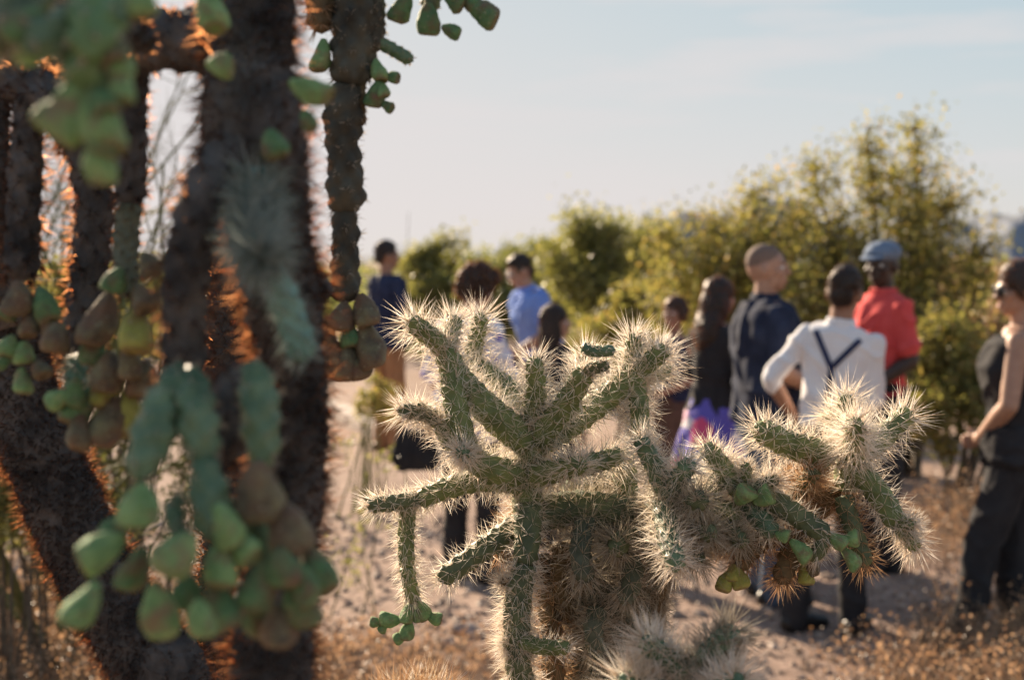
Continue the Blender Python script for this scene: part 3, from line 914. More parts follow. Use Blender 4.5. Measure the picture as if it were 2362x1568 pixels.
# the pale star-like joint aimed at the camera
bj([(596, 400, -0.02), (585, 500, -0.05), (602, 606, -0.12)], 72, 46, 1.04, 'stem_turq', 'sp_silver', L=0.029, tuft=110, per=9, srad=0.0008, spacing=0.0125)
bj([(604, 590, -0.06), (655, 690, -0.05), (705, 835, -0.04)], 66, 84, 1.04, 'stem_turq', 'sp_silver', L=0.012, per=6, taper=0.3)
CL = [(325, 1172, 96, 185, 'g'), (238, 1262, 84, 245, 'g'), (408, 1278, 92, 215, 'g'), (505, 1295, 74, 185, 'g'), (562, 1262, 66, 130, 'g'), (596, 1128, 108, 180, 'b'), (665, 1212, 92, 160, 'b'),
      (650, 1312, 84, 175, 'd'), (205, 1385, 76, 200, 'g'), (362, 1392, 88, 178, 'g'), (505, 1380, 72, 150, 'd'), (430, 1372, 70, 190, 'd'), (585, 1395, 72, 180, 'd'), (685, 1390, 76, 165, 'd'),
      (645, 1440, 84, 180, 'b'), (722, 1298, 66, 150, 'd'), (318, 1302, 66, 190, 'd'), (460, 1420, 60, 180, 'g'), (520, 1200, 64, 150, 'g'), (585, 1215, 70, 190, 'd'), (700, 1330, 60, 150, 'd'), (610, 1330, 70, 190, 'd'), (270, 1215, 60, 230, 'd')]
FM = {'g': 'fruit_green', 'b': 'fruit_brown', 'd': 'fruit_deep', 'y': 'fruit_yellow'}
for x, y, w, a, m_ in CL:
    fruit(big, fb, x, y, (0.86 if m_ == 'g' else 0.90) + FR.uniform(-0.02, 0.02), w, a, FM[m_], toward=FR.uniform(-0.2, 0.5))
# joints and fruit hanging into the top left corner
bj([(250, -70, -0.2), (225, 20, -0.26), (212, 130, -0.3)], 120, 118, 1.04, 'stem_bright', 'sp_grey', **G_)
bj([(70, -60, -0.2), (40, 40, -0.24), (0, 110, -0.28)], 130, 120, 1.04, 'stem_dark', 'sp_grey', **G_)
bj([(190, 50, -0.26), (120, 85, -0.28), (60, 120, -0.29)], 90, 90, 1.04, 'stem_teal', 'sp_grey', **G_)
bj([(205, 120, -0.28), (198, 170, -0.28), (190, 225, -0.28)], 90, 92, 1.04, 'stem_bright', 'sp_grey', **G_)
for x, y, w, a, m_ in [(280, 150, 62, 180, 'g'), (283, 182, 58, 190, 'g'), (105, 92, 88, 255, 'g'), (60, 60, 80, 230, 'd'), (160, 235, 96, 215, 'g'), (218, 250, 88, 170, 'g'), (230, 290, 66, 190, 'd'), (225, 352, 70, 180, 'g'), (120, 262, 60, 230, 'g'), (325, 5, 64, 170, 'g'), (482, 8, 62, 170, 'g'), (512, 150, 56, 90, 'g'), (232, 215, 66, 150, 'd'), (255, 95, 66, 160, 'd'), (632, 335, 56, 160, 'd'), (700, 205, 52, 120, 'g'), (708, 275, 40, 160, 'd')]:
    fruit(big, fb, x, y, (0.76 if x < 400 else 1.0), w, a, FM[m_], toward=FR.uniform(-0.2, 0.4))

# ------------------------------------------------------------------ second cholla behind it: the leaning trunk and its hanging columns
lb_ = GD(420, 1.52)
lean = empty('leaning_cholla', lb_, 'cholla with a dark leaning trunk, orange-lit at its edges, at the left edge', 'cactus')
pp = PX([(150, 150, 0.05), (60, 420, 0.03), (15, 700, 0.0), (45, 900, 0.0), (125, 1110, 0.0), (215, 1310, 0.0), (330, 1500, 0.0), (400, 1640, 0.0)], 1.48)
stem(lean, pp[2:] + [(lb_.x, lb_.y, 0.8), (lb_.x + 0.02, lb_.y, -0.05)], [0.030, 0.034, 0.035, 0.035, 0.036, 0.036, 0.04, 0.05], M['stem_wood'], M['sp_dark'], lb_, zmin=0.9, **dict(WOOD, L=0.024, per=14, spacing=0.014, nseg=44))


def lj(*a, **kw):
    return bj(*a, root=lean, base=lb_, **kw)


lj([(20, 740, 0), (-50, 520, -0.05), (-75, 330, -0.08), (-20, 195, -0.12), (95, 212, -0.16), (185, 330, -0.18)], 110, 92, 1.44, 'stem_wood', 'sp_dark', **bw)
lj([(180, 310, 0), (215, 450, 0.0), (208, 600, 0.0), (196, 720, 0.0), (180, 845, 0.0)], 92, 108, 1.27, 'stem_wood', 'sp_dark', **bw)
lj([(70, 225, 0), (62, 330, 0.0), (55, 460, 0.0), (48, 650, 0.0)], 76, 92, 1.28, 'stem_wood', 'sp_dark', **bw)
lj([(5, 230, 0), (4, 330, 0.0), (-5, 560, 0.0)], 34, 40, 1.30, 'stem_wood', 'sp_dark', **dict(bw, L=0.01))
lj([(20, 200, 0.0), (34, 130, 0.02), (40, 80, 0.03)], 46, 42, 1.36, 'stem_green', 'sp_grey', L=0.02)
lj([(170, 170, 0.0), (135, 150, 0.02), (95, 175, 0.03)], 60, 46, 1.40, 'stem_brown', 'sp_rust', L=0.03)
lj([(180, 830, 0.0), (176, 870, -0.02), (170, 905, -0.03)], 52, 56, 1.20, 'stem_teal', 'sp_grey', L=0.01)
for x, y, w, a, m_ in [(45, 690, 84, 180, 'b'), (100, 690, 70, 150, 'd'), (20, 720, 60, 200, 'd'), (20, 800, 52, 190, 'g'), (55, 815, 52, 175, 'g'), (50, 872, 52, 180, 'g'), (92, 852, 50, 150, 'b'), (14, 832, 36, 240, 'd'), (70, 745, 56, 170, 'b'), (110, 745, 50, 160, 'b')]:
    fruit(lean, lb_, x, y, 1.20, w * 0.8, a, FM[m_], toward=FR.uniform(-0.2, 0.5))
for x, y, w, a, m_ in [(345, 612, 62, 150, 'b'), (268, 650, 66, 200, 'd'), (242, 722, 82, 190, 'b'), (312, 762, 88, 180, 'y'), (332, 690, 66, 150, 'b'), (250, 855, 80, 190, 'b'), (330, 880, 92, 180, 'b'), (262, 962, 92, 190, 'b'), (196, 930, 70, 200, 'd'), (180, 985, 60, 190, 'b'), (138, 918, 52, 240, 'g'), (170, 895, 50, 200, 'd'), (300, 830, 60, 170, 'b'), (215, 800, 66, 190, 'd'), (130, 780, 70, 190, 'b'), (295, 940, 70, 170, 'y'), (230, 905, 60, 190, 'y')]:
    fruit(lean, lb_, x, y, 1.14 + FR.uniform(-0.02, 0.02), w * 0.86, a, FM[m_], toward=FR.uniform(-0.2, 0.5))

# ------------------------------------------------------------------ third: the chain hanging beside the big trunk
cb = GD(760, 1.62)
chain = empty('hanging_cholla', cb, 'cholla with a knobbly dark stem chain hanging against the sky, right of the thick trunk', 'cactus')


def cj(*a, **kw):
    kw.setdefault('L', 0.008)
    kw.setdefault('per', 5)
    a = (a[0], a[1] * 1.2, a[2] * 1.2) + a[3:]
    return bj(*a, root=chain, base=cb, **kw)


KN = dict(spacing=0.019, tuber=(0.0085, 0.0058), depth=0.5, ds=0.0035, nseg=40, L=0.012, per=7, lump=0.16, lumpf=24.0)
cj([(818, -120, 0), (822, 0, 0.0), (815, 110, 0.0), (808, 206, 0.0)], 96, 92, 1.42, 'stem_bark', 'sp_grey', **KN)
cj([(800, 198, 0), (790, 300, 0.0), (796, 400, 0.0), (797, 498, 0.0)], 78, 76, 1.42, 'stem_bark', 'sp_grey', **KN)
cj([(797, 488, 0), (796, 580, 0.0), (796, 700, 0.0)], 58, 66, 1.42, 'stem_bark', 'sp_grey', **KN)
cj([(742, -80, 0.02), (738, 0, 0.0), (742, 78, 0.0)], 64, 56, 1.42, 'stem_brown', 'sp_rust', L=0.02)
cj([(862, -40, 0), (866, 30, 0.0), (868, 120, 0.0)], 46, 36, 1.42, 'stem_bark', 'sp_grey')
cj([(868, 95, 0), (905, 115, 0.0), (952, 142, 0.0)], 26, 30, 1.42, 'stem_teal', 'sp_grey', L=0.004)
cj([(835, 180, 0), (832, 230, 0), (836, 290, 0)], 20, 18, 1.42, 'stem_brown', 'sp_grey', L=0.004)
for x, y, w, a, m_ in [(745, 118, 44, 180, 'g'), (868, 158, 34, 175, 'g'), (906, 179, 28, 100, 'd'), (868, 216, 44, 190, 'd'), (878, 205, 34, 160, 'g'), (892, 245, 24, 115, 'd'), (700, 200, 30, 180, 'g'),
                       (790, 735, 64, 185, 'b'), (842, 712, 56, 160, 'b'), (850, 780, 62, 160, 'b'), (800, 832, 62, 180, 'b'), (748, 765, 56, 200, 'b'), (832, 850, 50, 165, 'b'), (768, 820, 50, 195, 'b'), (808, 780, 50, 170, 'd')]:
    fruit(chain, cb, x, y, 1.41, w, a, FM[m_], toward=FR.uniform(-0.2, 0.5))
# twigs of joints reaching over the top, and the trunk that carries them
cj([(818, -110, 0), (900, -140, 0.0), (990, -90, 0.0), (1060, -60, 0)], 60, 34, 1.42, 'stem_grey', 'sp_grey')
cj([(990, -90, 0.0), (1000, -20, 0.0), (985, 30, 0.0)], 34, 40, 1.42, 'stem_dark', 'sp_grey', L=0.005)
for x, y, w, a, m_ in [(932, 12, 50, 200, 'd'), (986, 42, 52, 185, 'd'), (1038, 70, 34, 110, 'd'), (1048, 0, 42, 120, 'd'), (1110, 26, 56, 115, 'd'), (1082, 5, 34, 120, 'd')]:
    fruit(chain, cb, x, y, 1.41, w, a, FM[m_], toward=FR.uniform(-0.2, 0.3))
tp = [(cb.x - 0.12, cb.y + 0.02, -0.05), (cb.x - 0.13, cb.y + 0.02, 0.6), (cb.x - 0.12, cb.y + 0.02, 1.2), (cb.x - 0.10, cb.y, 1.8), (cb.x - 0.05, cb.y - 0.1, 2.02), tuple(P(818, -115, 1.42))]
stem(chain, tp, [0.045, 0.04, 0.034, 0.03, 0.026, 0.022], M['stem_wood'], M['sp_dark'], cb, zmin=1.0, **WOOD)

# ------------------------------------------------------------------ shrubs and trees
VG = np.random.default_rng(404)


def tubes(name, lines, material, parent, base, sides=4, loc=None):
    vs, fs, off = [], [], 0
    base = np.array(base)
    for pts, rad in lines:
        c = np.array(pts, float)
        r = np.array(rad, float)
        tan = np.empty_like(c)
        tan[1:-1] = c[2:] - c[:-2]
        tan[0], tan[-1] = c[1] - c[0], c[-1] - c[-2]
        tan /= np.sqrt((tan * tan).sum(1))[:, None] + 1e-12
        m_ = c[-1] - c[0]
        h_ = np.array((0.0, 0.0, 1.0)) if abs(m_[2]) < 0.7 * math.sqrt(float(m_ @ m_)) else np.array((0.94, 0.34, 0.0))
        U = np.stack([tan[:, 1] * h_[2] - tan[:, 2] * h_[1], tan[:, 2] * h_[0] - tan[:, 0] * h_[2], tan[:, 0] * h_[1] - tan[:, 1] * h_[0]], 1)
        U /= np.sqrt((U * U).sum(1))[:, None] + 1e-9
        V = np.stack([tan[:, 1] * U[:, 2] - tan[:, 2] * U[:, 1], tan[:, 2] * U[:, 0] - tan[:, 0] * U[:, 2], tan[:, 0] * U[:, 1] - tan[:, 1] * U[:, 0]], 1)
        th = np.linspace(0, 2 * math.pi, sides, endpoint=False)
        ring = c[:, None] + r[:, None, None] * (np.cos(th)[None, :, None] * U[:, None] + np.sin(th)[None, :, None] * V[:, None])
        n = len(c)
        vs.append(ring.reshape(-1, 3) - base)
        idx = np.arange(n * sides).reshape(n, sides) + off
        nx = np.roll(idx, -1, 1)
        fs.append(np.stack([idx[:-1].ravel(), nx[:-1].ravel(), nx[1:].ravel(), idx[1:].ravel()], 1))
        off += n * sides
    return link(name, mesh_np(name, np.vstack(vs), np.vstack(fs)), material, parent)


def wobble(p0, p1, n, amp, sag=0.0):
    t = np.linspace(0, 1, n)[:, None]
    p = np.array(p0) * (1 - t) + np.array(p1) * t
    L_ = np.linalg.norm(np.array(p1) - np.array(p0))
    w = np.cumsum(VG.normal(0, amp * L_ / n, (n, 3)), 0) * (1 - t) * 1.0
    w[0] = 0
    p = p + w
    p[:, 2] += sag * L_ * np.sin(math.pi * t[:, 0])
    return p


def leaves(name, centers, spread, per, size, material, parent, base, stretch=2.0, up=0.0):
    k = len(centers) * per
    c = np.repeat(np.array(centers), per, 0) + VG.normal(0, spread, (k, 3))
    return leaf_faces(name, c, size, material, parent, base, stretch, up)


def leaf_faces(name, c, size, material, parent, base, stretch=2.0, up=0.0):
    k = len(c)
    a = VG.normal(size=(k, 3))
    a[:, 2] += up
    a /= np.linalg.norm(a, axis=1)[:, None]
    b_ = np.cross(a, VG.normal(size=(k, 3)))
    b_ /= np.linalg.norm(b_, axis=1)[:, None]
    nn = np.cross(a, b_)
    s = size * VG.uniform(0.6, 1.3, k)[:, None]
    vs = np.empty((k, 4, 3))
    vs[:, 0] = c - a * s * 0.5 * stretch
    vs[:, 1] = c + b_ * s * 0.5 + nn * s * 0.12
    vs[:, 2] = c + a * s * 0.5 * stretch
    vs[:, 3] = c - b_ * s * 0.5 + nn * s * 0.12
    vs -= np.array(base)
    fc = np.arange(k * 4).reshape(k, 4)
    return link(name, mesh_np(name, vs.reshape(-1, 3), fc, smooth=False), material, parent)


def blob_points(blobs, n):
    """points spread through ellipsoids given as (photo x, photo y, half width, half height, distance, weight)"""
    w = np.array([b_[5] for b_ in blobs], float)
    pick = VG.choice(len(blobs), n, p=w / w.sum())
    out = []
    for i in pick:
        x, y, rx, ry, d, _ = blobs[i]
        v = VG.normal(size=3)
        v /= np.linalg.norm(v)
        v *= VG.random() ** 0.45
        s = d / FPX
        p = P(x, y, d)
        out.append((p.x + v[0] * rx * s, p.y + v[1] * 0.8 * (rx + ry) * 0.5 * s, max(p.z + v[2] * ry * s, 0.05)))
    return np.array(out)


def shrub(name, base, label, cat, blobs, ncl, per, lsize, leafmat, twigmat, nst=9, spread=0.05, stem_r=0.022, group=None, stretch=2.0):
    root = empty(name, base, label, cat, group)
    cl = blob_points(blobs, ncl)
    tg = blob_points(blobs, nst)
    lines, nodes = [], []
    for p in tg:
        b0 = np.array(base) + np.append(VG.normal(0, 0.10, 2), 0)
        b0[2] = -0.03
        mid = b0 * 0.45 + p * 0.55
        mid[2] = p[2] * 0.62
        ln = np.vstack([wobble(b0, mid, 7, 0.12), wobble(mid, p, 7, 0.12)[1:]])
        lines.append((ln, np.linspace(stem_r, stem_r * 0.22, len(ln))))
        nodes.append(ln[3:])
    tubes('stems', lines, twigmat, root, base, 6)
    nodes = np.vstack(nodes)
    tw = []
    lp = []
    for c in cl:
        d_ = np.linalg.norm(nodes - c, axis=1) + np.maximum(0, nodes[:, 2] - c[2]) * 0.6
        q = nodes[np.argmin(d_)]
        w = wobble(q, c, 6, 0.16, 0.05)
        tw.append((w, np.linspace(stem_r * 0.24, stem_r * 0.07, 6)))
        m_ = max(2, per)
        t_ = VG.random(m_) ** 0.6
        ix = np.clip((t_ * 5).astype(int), 0, 4)
        fr = (t_ * 5 - ix)[:, None]
        lp.append(w[ix] * (1 - fr) + w[ix + 1] * fr + VG.normal(0, spread, (m_, 3)) * (0.25 + 0.75 * t_[:, None]))
    tubes('twigs', tw, twigmat, root, base, 3)['kind'] = 'stuff'
    leaf_faces('foliage', np.vstack(lp), lsize, leafmat, root, base, stretch)['kind'] = 'stuff'
    return root


# the big bushes on the right, behind the guests
shrub('mesquite_tree', GD(2060, 11.3), 'tallest bushy mesquite rising behind the coral shirt, its airy top against the sky', 'tree',
      [(2085, 400, 160, 130, 11.3, .62), (1970, 450, 160, 120, 11.2, .6), (2150, 490, 130, 110, 11.4, .5), (2060, 570, 250, 130, 11.2, 2.4), (2210, 620, 110, 110, 11.3, 1.0), (2000, 720, 280, 160, 11.0, 2.6), (2130, 830, 190, 170, 11.0, 1.8), (2105, 300, 28, 50, 11.3, .07), (1990, 340, 30, 50, 11.2, .07), (2230, 440, 40, 50, 11.4, .08), (1880, 400, 40, 50, 11.2, .08), (2290, 530, 40, 40, 11.3, .08)],
      760, 28, 0.023, M['leaf_olive'], M['twig'], 30, 0.13, 0.035)
shrub('mesquite_tree', GD(1700, 11.9), 'yellow-green bushy mesquite spreading behind the buzz-cut man', 'tree',
      [(1800, 470, 130, 80, 11.9, .5), (1700, 540, 180, 75, 11.8, 1.0), (1590, 600, 130, 85, 12.0, .9), (1800, 600, 190, 120, 11.7, 1.8), (1680, 700, 240, 140, 11.8, 2.4), (1830, 790, 180, 160, 11.6, 1.8), (1540, 560, 40, 70, 12.1, .12)],
      680, 30, 0.023, M['leaf_olive'], M['twig'], 26, 0.13, 0.03)
shrub('palo_verde_tree', GD(1400, 17), 'rounded olive-green bush behind the woman with long black hair', 'tree',
      [(1400, 560, 110, 65, 17, 1.4), (1330, 610, 120, 80, 17, 1.4), (1490, 570, 120, 75, 17.5, 1.4), (1420, 690, 190, 110, 16.8, 2.6), (1310, 500, 22, 40, 17, .08), (1370, 490, 30, 40, 17, .12)],
      520, 34, 0.032, M['leaf_green'], M['twig'], 14, 0.13, 0.035)
shrub('palo_verde_tree', GD(1010, 21), 'dark green far bush to the right of the man in the navy jacket', 'tree',
      [(965, 618, 70, 45, 21, 1.2), (1060, 620, 90, 50, 21.5, 1.2), (1010, 690, 120, 60, 20.5, 1.4), (1020, 560, 14, 34, 21, .06), (1075, 555, 14, 34, 21, .06)],
      380, 38, 0.04, M['leaf_green'], M['twig'], 9, 0.09, 0.035)
shrub('creosote_bush', GD(1180, 19), 'pale olive bush between the curly-haired guest and the blue shirt', 'bush',
      [(1150, 630, 100, 60, 19, 1.2), (1240, 605, 100, 60, 19.5, 1.4), (1200, 700, 160, 80, 18.5, 2)],
      420, 40, 0.036, M['leaf_far'], M['twig'], 9, 0.08, 0.03)
shrub('creosote_bush', GD(1480, 13.5), 'lower olive bush behind the girl holding the plate', 'bush',
      [(1470, 760, 120, 90, 13.5, 1.5), (1390, 800, 110, 80, 13.8, 1.2), (1560, 780, 100, 90, 13.2, 1.2), (1480, 690, 90, 50, 13.5, .6)],
      420, 24, 0.030, M['leaf_olive'], M['twig'], 10, 0.06, 0.025)
shrub('creosote_bush', GD(2230, 9.6), 'straggly olive-brown bush between the coral shirt and the sunglasses woman', 'bush',
      [(2160, 830, 110, 120, 9.6, 1.4), (2250, 880, 110, 100, 9.5, 1.2), (2180, 960, 140, 90, 9.4, 1.2), (2330, 820, 80, 90, 10, .6)],
      420, 22, 0.024, M['leaf_olive'], M['twig'], 11, 0.05, 0.02)
shrub('creosote_bush', GD(2300, 14), 'brownish dry bush at the right edge behind the sunglasses woman', 'bush',
      [(2260, 745, 110, 45, 14, 1.2), (2370, 720, 110, 60, 14.5, 1.2), (2300, 800, 140, 60, 13.8, 1.2), (2200, 640, 70, 60, 15.5, .7), (2330, 640, 60, 40, 15.5, .6)],
      320, 22, 0.03, M['leaf_dry'], M['twig_dry'], 9, 0.06, 0.02)
shrub('creosote_bush', GD(230, 6.2), 'olive bush glowing behind the hanging fruit at the far left', 'bush',
      [(150, 680, 110, 90, 6.2, 1.2), (300, 660, 100, 80, 6.5, 1.0), (420, 700, 90, 80, 6.8, 1.0), (240, 800, 200, 110, 6.2, 2), (60, 760, 90, 100, 6, 1.)],
      420, 22, 0.016, M['leaf_olive'], M['twig'], 12, 0.03, 0.014)
shrub('creosote_bush', GD(330, 5.4), 'twiggy low green bush seen between the leaning trunk and the hanging joints', 'bush',
      [(300, 1020, 110, 110, 5.5, 1.2), (420, 1080, 80, 110, 5.6, 1.0), (230, 1120, 120, 100, 5.4, 1.0), (380, 1180, 120, 80, 5.3, .8)],
      170, 9, 0.014, M['leaf_green'], M['twig'], 12, 0.03, 0.010)
shrub('creosote_bush', GD(60, 5.2), 'dark green low bush at the left edge below the leaning trunk', 'bush',
      [(20, 1010, 110, 120, 5.2, 1.2), (60, 1160, 120, 110, 5.1, 1.2), (-40, 1100, 100, 150, 5.2, .8)],
      260, 20, 0.016, M['leaf_green'], M['twig'], 10, 0.035, 0.010)
shrub('green_stemmed_plant', GD(862, 9.6), 'upright yellow-green stems growing beside the hanging brown fruit', 'plant',
      [(862, 900, 24, 70, 9.6, 1), (890, 930, 30, 50, 9.6, 1), (835, 940, 20, 40, 9.6, .8)],
      70, 14, 0.016, M['leaf_olive'], M['twig_green'], 14, 0.03, 0.008)
shrub('twiggy_plant', GD(815, 6.6), 'thin sparse green twigs over the bare dirt beside the big trunk', 'plant',
      [(800, 1040, 70, 60, 6.6, 1), (840, 1180, 70, 120, 6.4, 1), (800, 1290, 70, 80, 6.3, 1), (880, 1060, 40, 40, 6.6, .4)],
      60, 5, 0.012, M['leaf_green'], M['twig_green'], 4, 0.02, 0.004)


# leafless palo verde behind the left cacti: fine green branches against the sky
def twig_tree(name, base, label, cat, height, spread, depth, r0, seed, lean_=(0, 0), xmax=9.0):
    g = random.Random(seed)
    root = empty(name, base, label, cat)
    groups = {0: [], 1: [], 2: []}

    def grow(p, d, ln, r, lev):
        if p[0] > xmax:
            return
        n = 6
        pts = [np.array(p)]
        dd = Vector(d)
        for i in range(n):
            dd = (dd + Vector((g.gauss(0, .10), g.gauss(0, .10), g.gauss(0.02, .07)))).normalized()
            pts.append(pts[-1] + np.array(dd) * ln / n)
        groups[min(lev, 2)].append((np.array(pts), np.linspace(r, r * 0.55, n + 1)))
        if lev >= depth:
            return
        for j in range(3):
            i = g.randint(2, n)
            ax = Vector((g.gauss(0, 1), g.gauss(0, 1), g.gauss(0.15, .6))).normalized()
            nd = (dd * 0.75 + ax * spread).normalized()
            grow(pts[i], nd, ln * g.uniform(0.55, 0.8), r * 0.55, lev + 1)

    for k in range(5):
        a = k * 2 * math.pi / 5 + g.uniform(-.4, .4)
        grow(np.array(base), Vector((math.cos(a) * 0.45 + lean_[0], math.sin(a) * 0.45 + lean_[1], 1)).normalized(), height * g.uniform(.38, .5), r0, 0)
    tubes('trunk', groups[0], M['twig_green'], root, base, 7)
    tubes('branches', groups[1], M['twig_green'], root, base, 5)
    tubes('twigs', groups[2], M['twig_green'], root, base, 3)['kind'] = 'stuff'
    return root


twig_tree('palo_verde_tree', GD(150, 5.6), 'leafless palo verde with fine green twigs against the bright sky, behind the hanging cactus columns', 'tree', 2.75, 0.66, 5, 0.026, 4, (-0.1, 0), -1.19)
twig_tree('palo_verde_tree', GD(60, 6.6), 'second leafless palo verde, its twigs showing at the left edge', 'tree', 3.0, 0.7, 5, 0.03, 9, (-0.1, 0), -1.6)

# one thin tall stalk standing beyond the man in the navy jacket
stalk = empty('ocotillo', GD(928, 15), 'thin tall bare stalk standing beside the head of the man in the navy jacket', 'plant')
sb_ = GD(928, 15)
tubes('stalk', [(wobble(tuple(sb_), tuple(P(942, 490, 15)), 10, 0.03), np.linspace(0.006, 0.003, 10)), (wobble(tuple(sb_), tuple(P(925, 560, 15.2)), 10, 0.03), np.linspace(0.006, 0.003, 10))], M['twig'], stalk, sb_, 5)


# the far scrub, one mass
def scrub(name, n, ds, xs, label, leafmat, lsize, per, hr):
    cs = []
    for i in range(n):
        d = VG.uniform(*ds)
        x = VG.uniform(*xs)
        g0 = GD(x, d)
        h = VG.uniform(*hr)
        w = h * VG.uniform(0.7, 1.3)
        for k in range(per):
            v = VG.normal(size=3)
            v /= np.linalg.norm(v)
            v *= VG.random() ** 0.4
            cs.append((g0.x + v[0] * w, g0.y + v[1] * w, h * 0.55 + v[2] * h * 0.5))
    o = leaf_faces(name, np.array(cs), lsize, leafmat, None, (0, 0, 0), 1.8)
    return tag(o, label, 'scrub', kind='stuff')


scrub('desert_scrub', 190, (24, 75), (-400, 2800), 'olive band of far desert scrub along the horizon', M['leaf_far'], 0.11, 300, (0.8, 1.7))
scrub('desert_scrub', 260, (80, 300), (-600, 3000), 'hazy line of distant scrub under the hills', M['leaf_far'], 0.30, 70, (1.0, 2.2))


# dry brush carpets
def brush(name, n, region, h, label, seed, leafmat='leaf_dry', twigmat='twig_dry', per=7):
    g = np.random.default_rng(seed)
    lines, lf = [], []
    for i in range(n):
        x, d, hh = region(g)
        b0 = np.array(GD(x, d))
        top = b0 + np.array((g.normal(0, .09), g.normal(0, .09), hh * g.uniform(.6, 1.15)))
        ln = wobble(b0 - np.array((0, 0, .02)), top, 5, 0.18)
        lines.append((ln, np.linspace(0.0026, 0.0010, 5)))
        lf.append(ln[2:][g.integers(0, 3, per)] + g.normal(0, 0.022, (per, 3)))
        for s_ in range(2):
            q = ln[g.integers(2, 5)]
            l2 = wobble(q, q + np.array((g.normal(0, .06), g.normal(0, .06), g.uniform(.02, .10))), 3, 0.15)
            lines.append((l2, np.linspace(0.0014, 0.0008, 3)))
            lf.append(l2[-1:] + g.normal(0, 0.016, (3, 3)))
    o = tubes(name, lines, M[twigmat], None, (0, 0, 0), 3)
    o2 = leaf_faces('seed_heads', np.vstack(lf), 0.011, M[leafmat], o, (0, 0, 0), 1.5)
    o2['kind'] = 'stuff'
    return tag(o, label, 'brush', kind='stuff')


def reg_right(g):
    # a mound in the bottom right corner, thinning out towards the path
    while True:
        x, d = g.uniform(1900, 2700), g.uniform(4.9, 6.75)
        lim = 6.05 + 0.7 * min(1, max(0, (x - 2000) / 380))
        if d < lim and g.random() < 0.08 + (x - 1900) / 520:
            return x, d, 0.09 + 0.15 * min(1, max(0, (x - 1950) / 250)) * g.uniform(.5, 1.2)


def reg_left(g):
    while True:
        x, d = g.uniform(-250, 560), g.uniform(4.6, 7.0)
        if g.random() < 1.15 - max(0, x) / 640:
            return x, d, g.uniform(0.12, 0.34)


def reg_mid(g):
    while True:
        x, d = g.uniform(500, 1500), g.uniform(5.2, 6.3)
        if g.random() < 0.5 * (1 - abs(x - 700) / 900):
            return x, d, g.uniform(0.02, 0.07)


def reg_back(g):
    x, d = g.uniform(2090, 2700), g.uniform(7.6, 9.4)
    return x, d, g.uniform(0.10, 0.38)


brush('dry_brush', 1150, reg_right, 0.25, 'rusty dry brush carpet filling the bottom right corner', 31)
brush('dry_brush', 1300, reg_left, 0.25, 'rusty brown low brush below the leaning trunk at bottom left', 32)
brush('dry_grass', 700, reg_mid, 0.05, 'sparse short dry tufts on the dirt at the bottom centre', 33)
brush('dry_brush', 700, reg_back, 0.3, 'shaded dry brush behind the sunglasses woman', 34)


# ------------------------------------------------------------------ people
def cloth(name, c1, c2=None, bumpy=0.25, rough=0.9, sheen=0.0, trans=0.0):
    c2 = c2 or tuple(min(1, v * 1.25) for v in c1)
    return mat_noise(name, c1, c2, 14, rough, bumpy, 0.006, 45, 0.2, sheen=sheen)


SKIN_L = mat_noise('light_brown_skin', (0.36, 0.20, 0.135), (0.44, 0.26, 0.18), 25, 0.5, 0.1, 0.002, 200, 0.4, sss=0.12)
SKIN_M = mat_noise('tan_skin', (0.29, 0.15, 0.095), (0.35, 0.19, 0.125), 25, 0.5, 0.1, 0.002, 200, 0.4, sss=0.12)
SKIN_D = mat_noise('dark_brown_skin', (0.045, 0.026, 0.019), (0.065, 0.038, 0.027), 25, 0.45, 0.1, 0.002, 200, 0.4)
HAIR_K = mat_noise('black_hair', (0.012, 0.009, 0.008), (0.03, 0.02, 0.015), 60, 0.5, 0.4, 0.004, 120, 0.4)
HAIR_B = mat_noise('dark_brown_hair', (0.022, 0.013, 0.009), (0.05, 0.03, 0.02), 60, 0.5, 0.4, 0.004, 120, 0.4)
HAIR_S = mat_noise('cropped_stubble_hair', (0.16, 0.11, 0.088), (0.22, 0.155, 0.125), 120, 0.8, 0.3, 0.002, 300, 0.2)
STRAND_K = mat_thin('black_hair_strands', [(0, (0.05, 0.025, 0.015)), (1, (0.14, 0.06, 0.03))], 0.45)
STRAND_R = mat_thin('reddish_hair_strands', [(0, (0.12, 0.05, 0.025)), (1, (0.40, 0.16, 0.07))], 0.5)
EYE_W = mat_noise('eye_white', (0.7, 0.68, 0.64), (0.75, 0.73, 0.7), 10, 0.2, 0)
EYE_D = mat_noise('dark_iris', (0.02, 0.012, 0.008), (0.03, 0.018, 0.01), 10, 0.15, 0)
LIPS = mat_noise('lips', (0.30, 0.10, 0.085), (0.34, 0.13, 0.10), 30, 0.4, 0)
LENS = mat_noise('dark_lens', (0.008, 0.007, 0.007), (0.012, 0.01, 0.01), 4, 0.08, 0, spec=0.6)
METAL = mat_noise('gold_metal', (0.55, 0.38, 0.18), (0.6, 0.45, 0.22), 10, 0.2, 0)
METAL.node_tree.nodes['Principled BSDF'].inputs['Metallic'].default_value = 1.0
PLATE = mat_noise('white_china', (0.75, 0.75, 0.78), (0.8, 0.8, 0.82), 5, 0.25, 0, spec=0.5)
BLACK = cloth('black_cloth', (0.024, 0.023, 0.026), (0.034, 0.033, 0.036))
SHOE = mat_noise('black_leather', (0.012, 0.011, 0.011), (0.022, 0.02, 0.02), 30, 0.35, 0.15, 0.002)
SHOE_B = mat_noise('brown_leather', (0.08, 0.045, 0.025), (0.12, 0.07, 0.04), 30, 0.45, 0.15, 0.002)


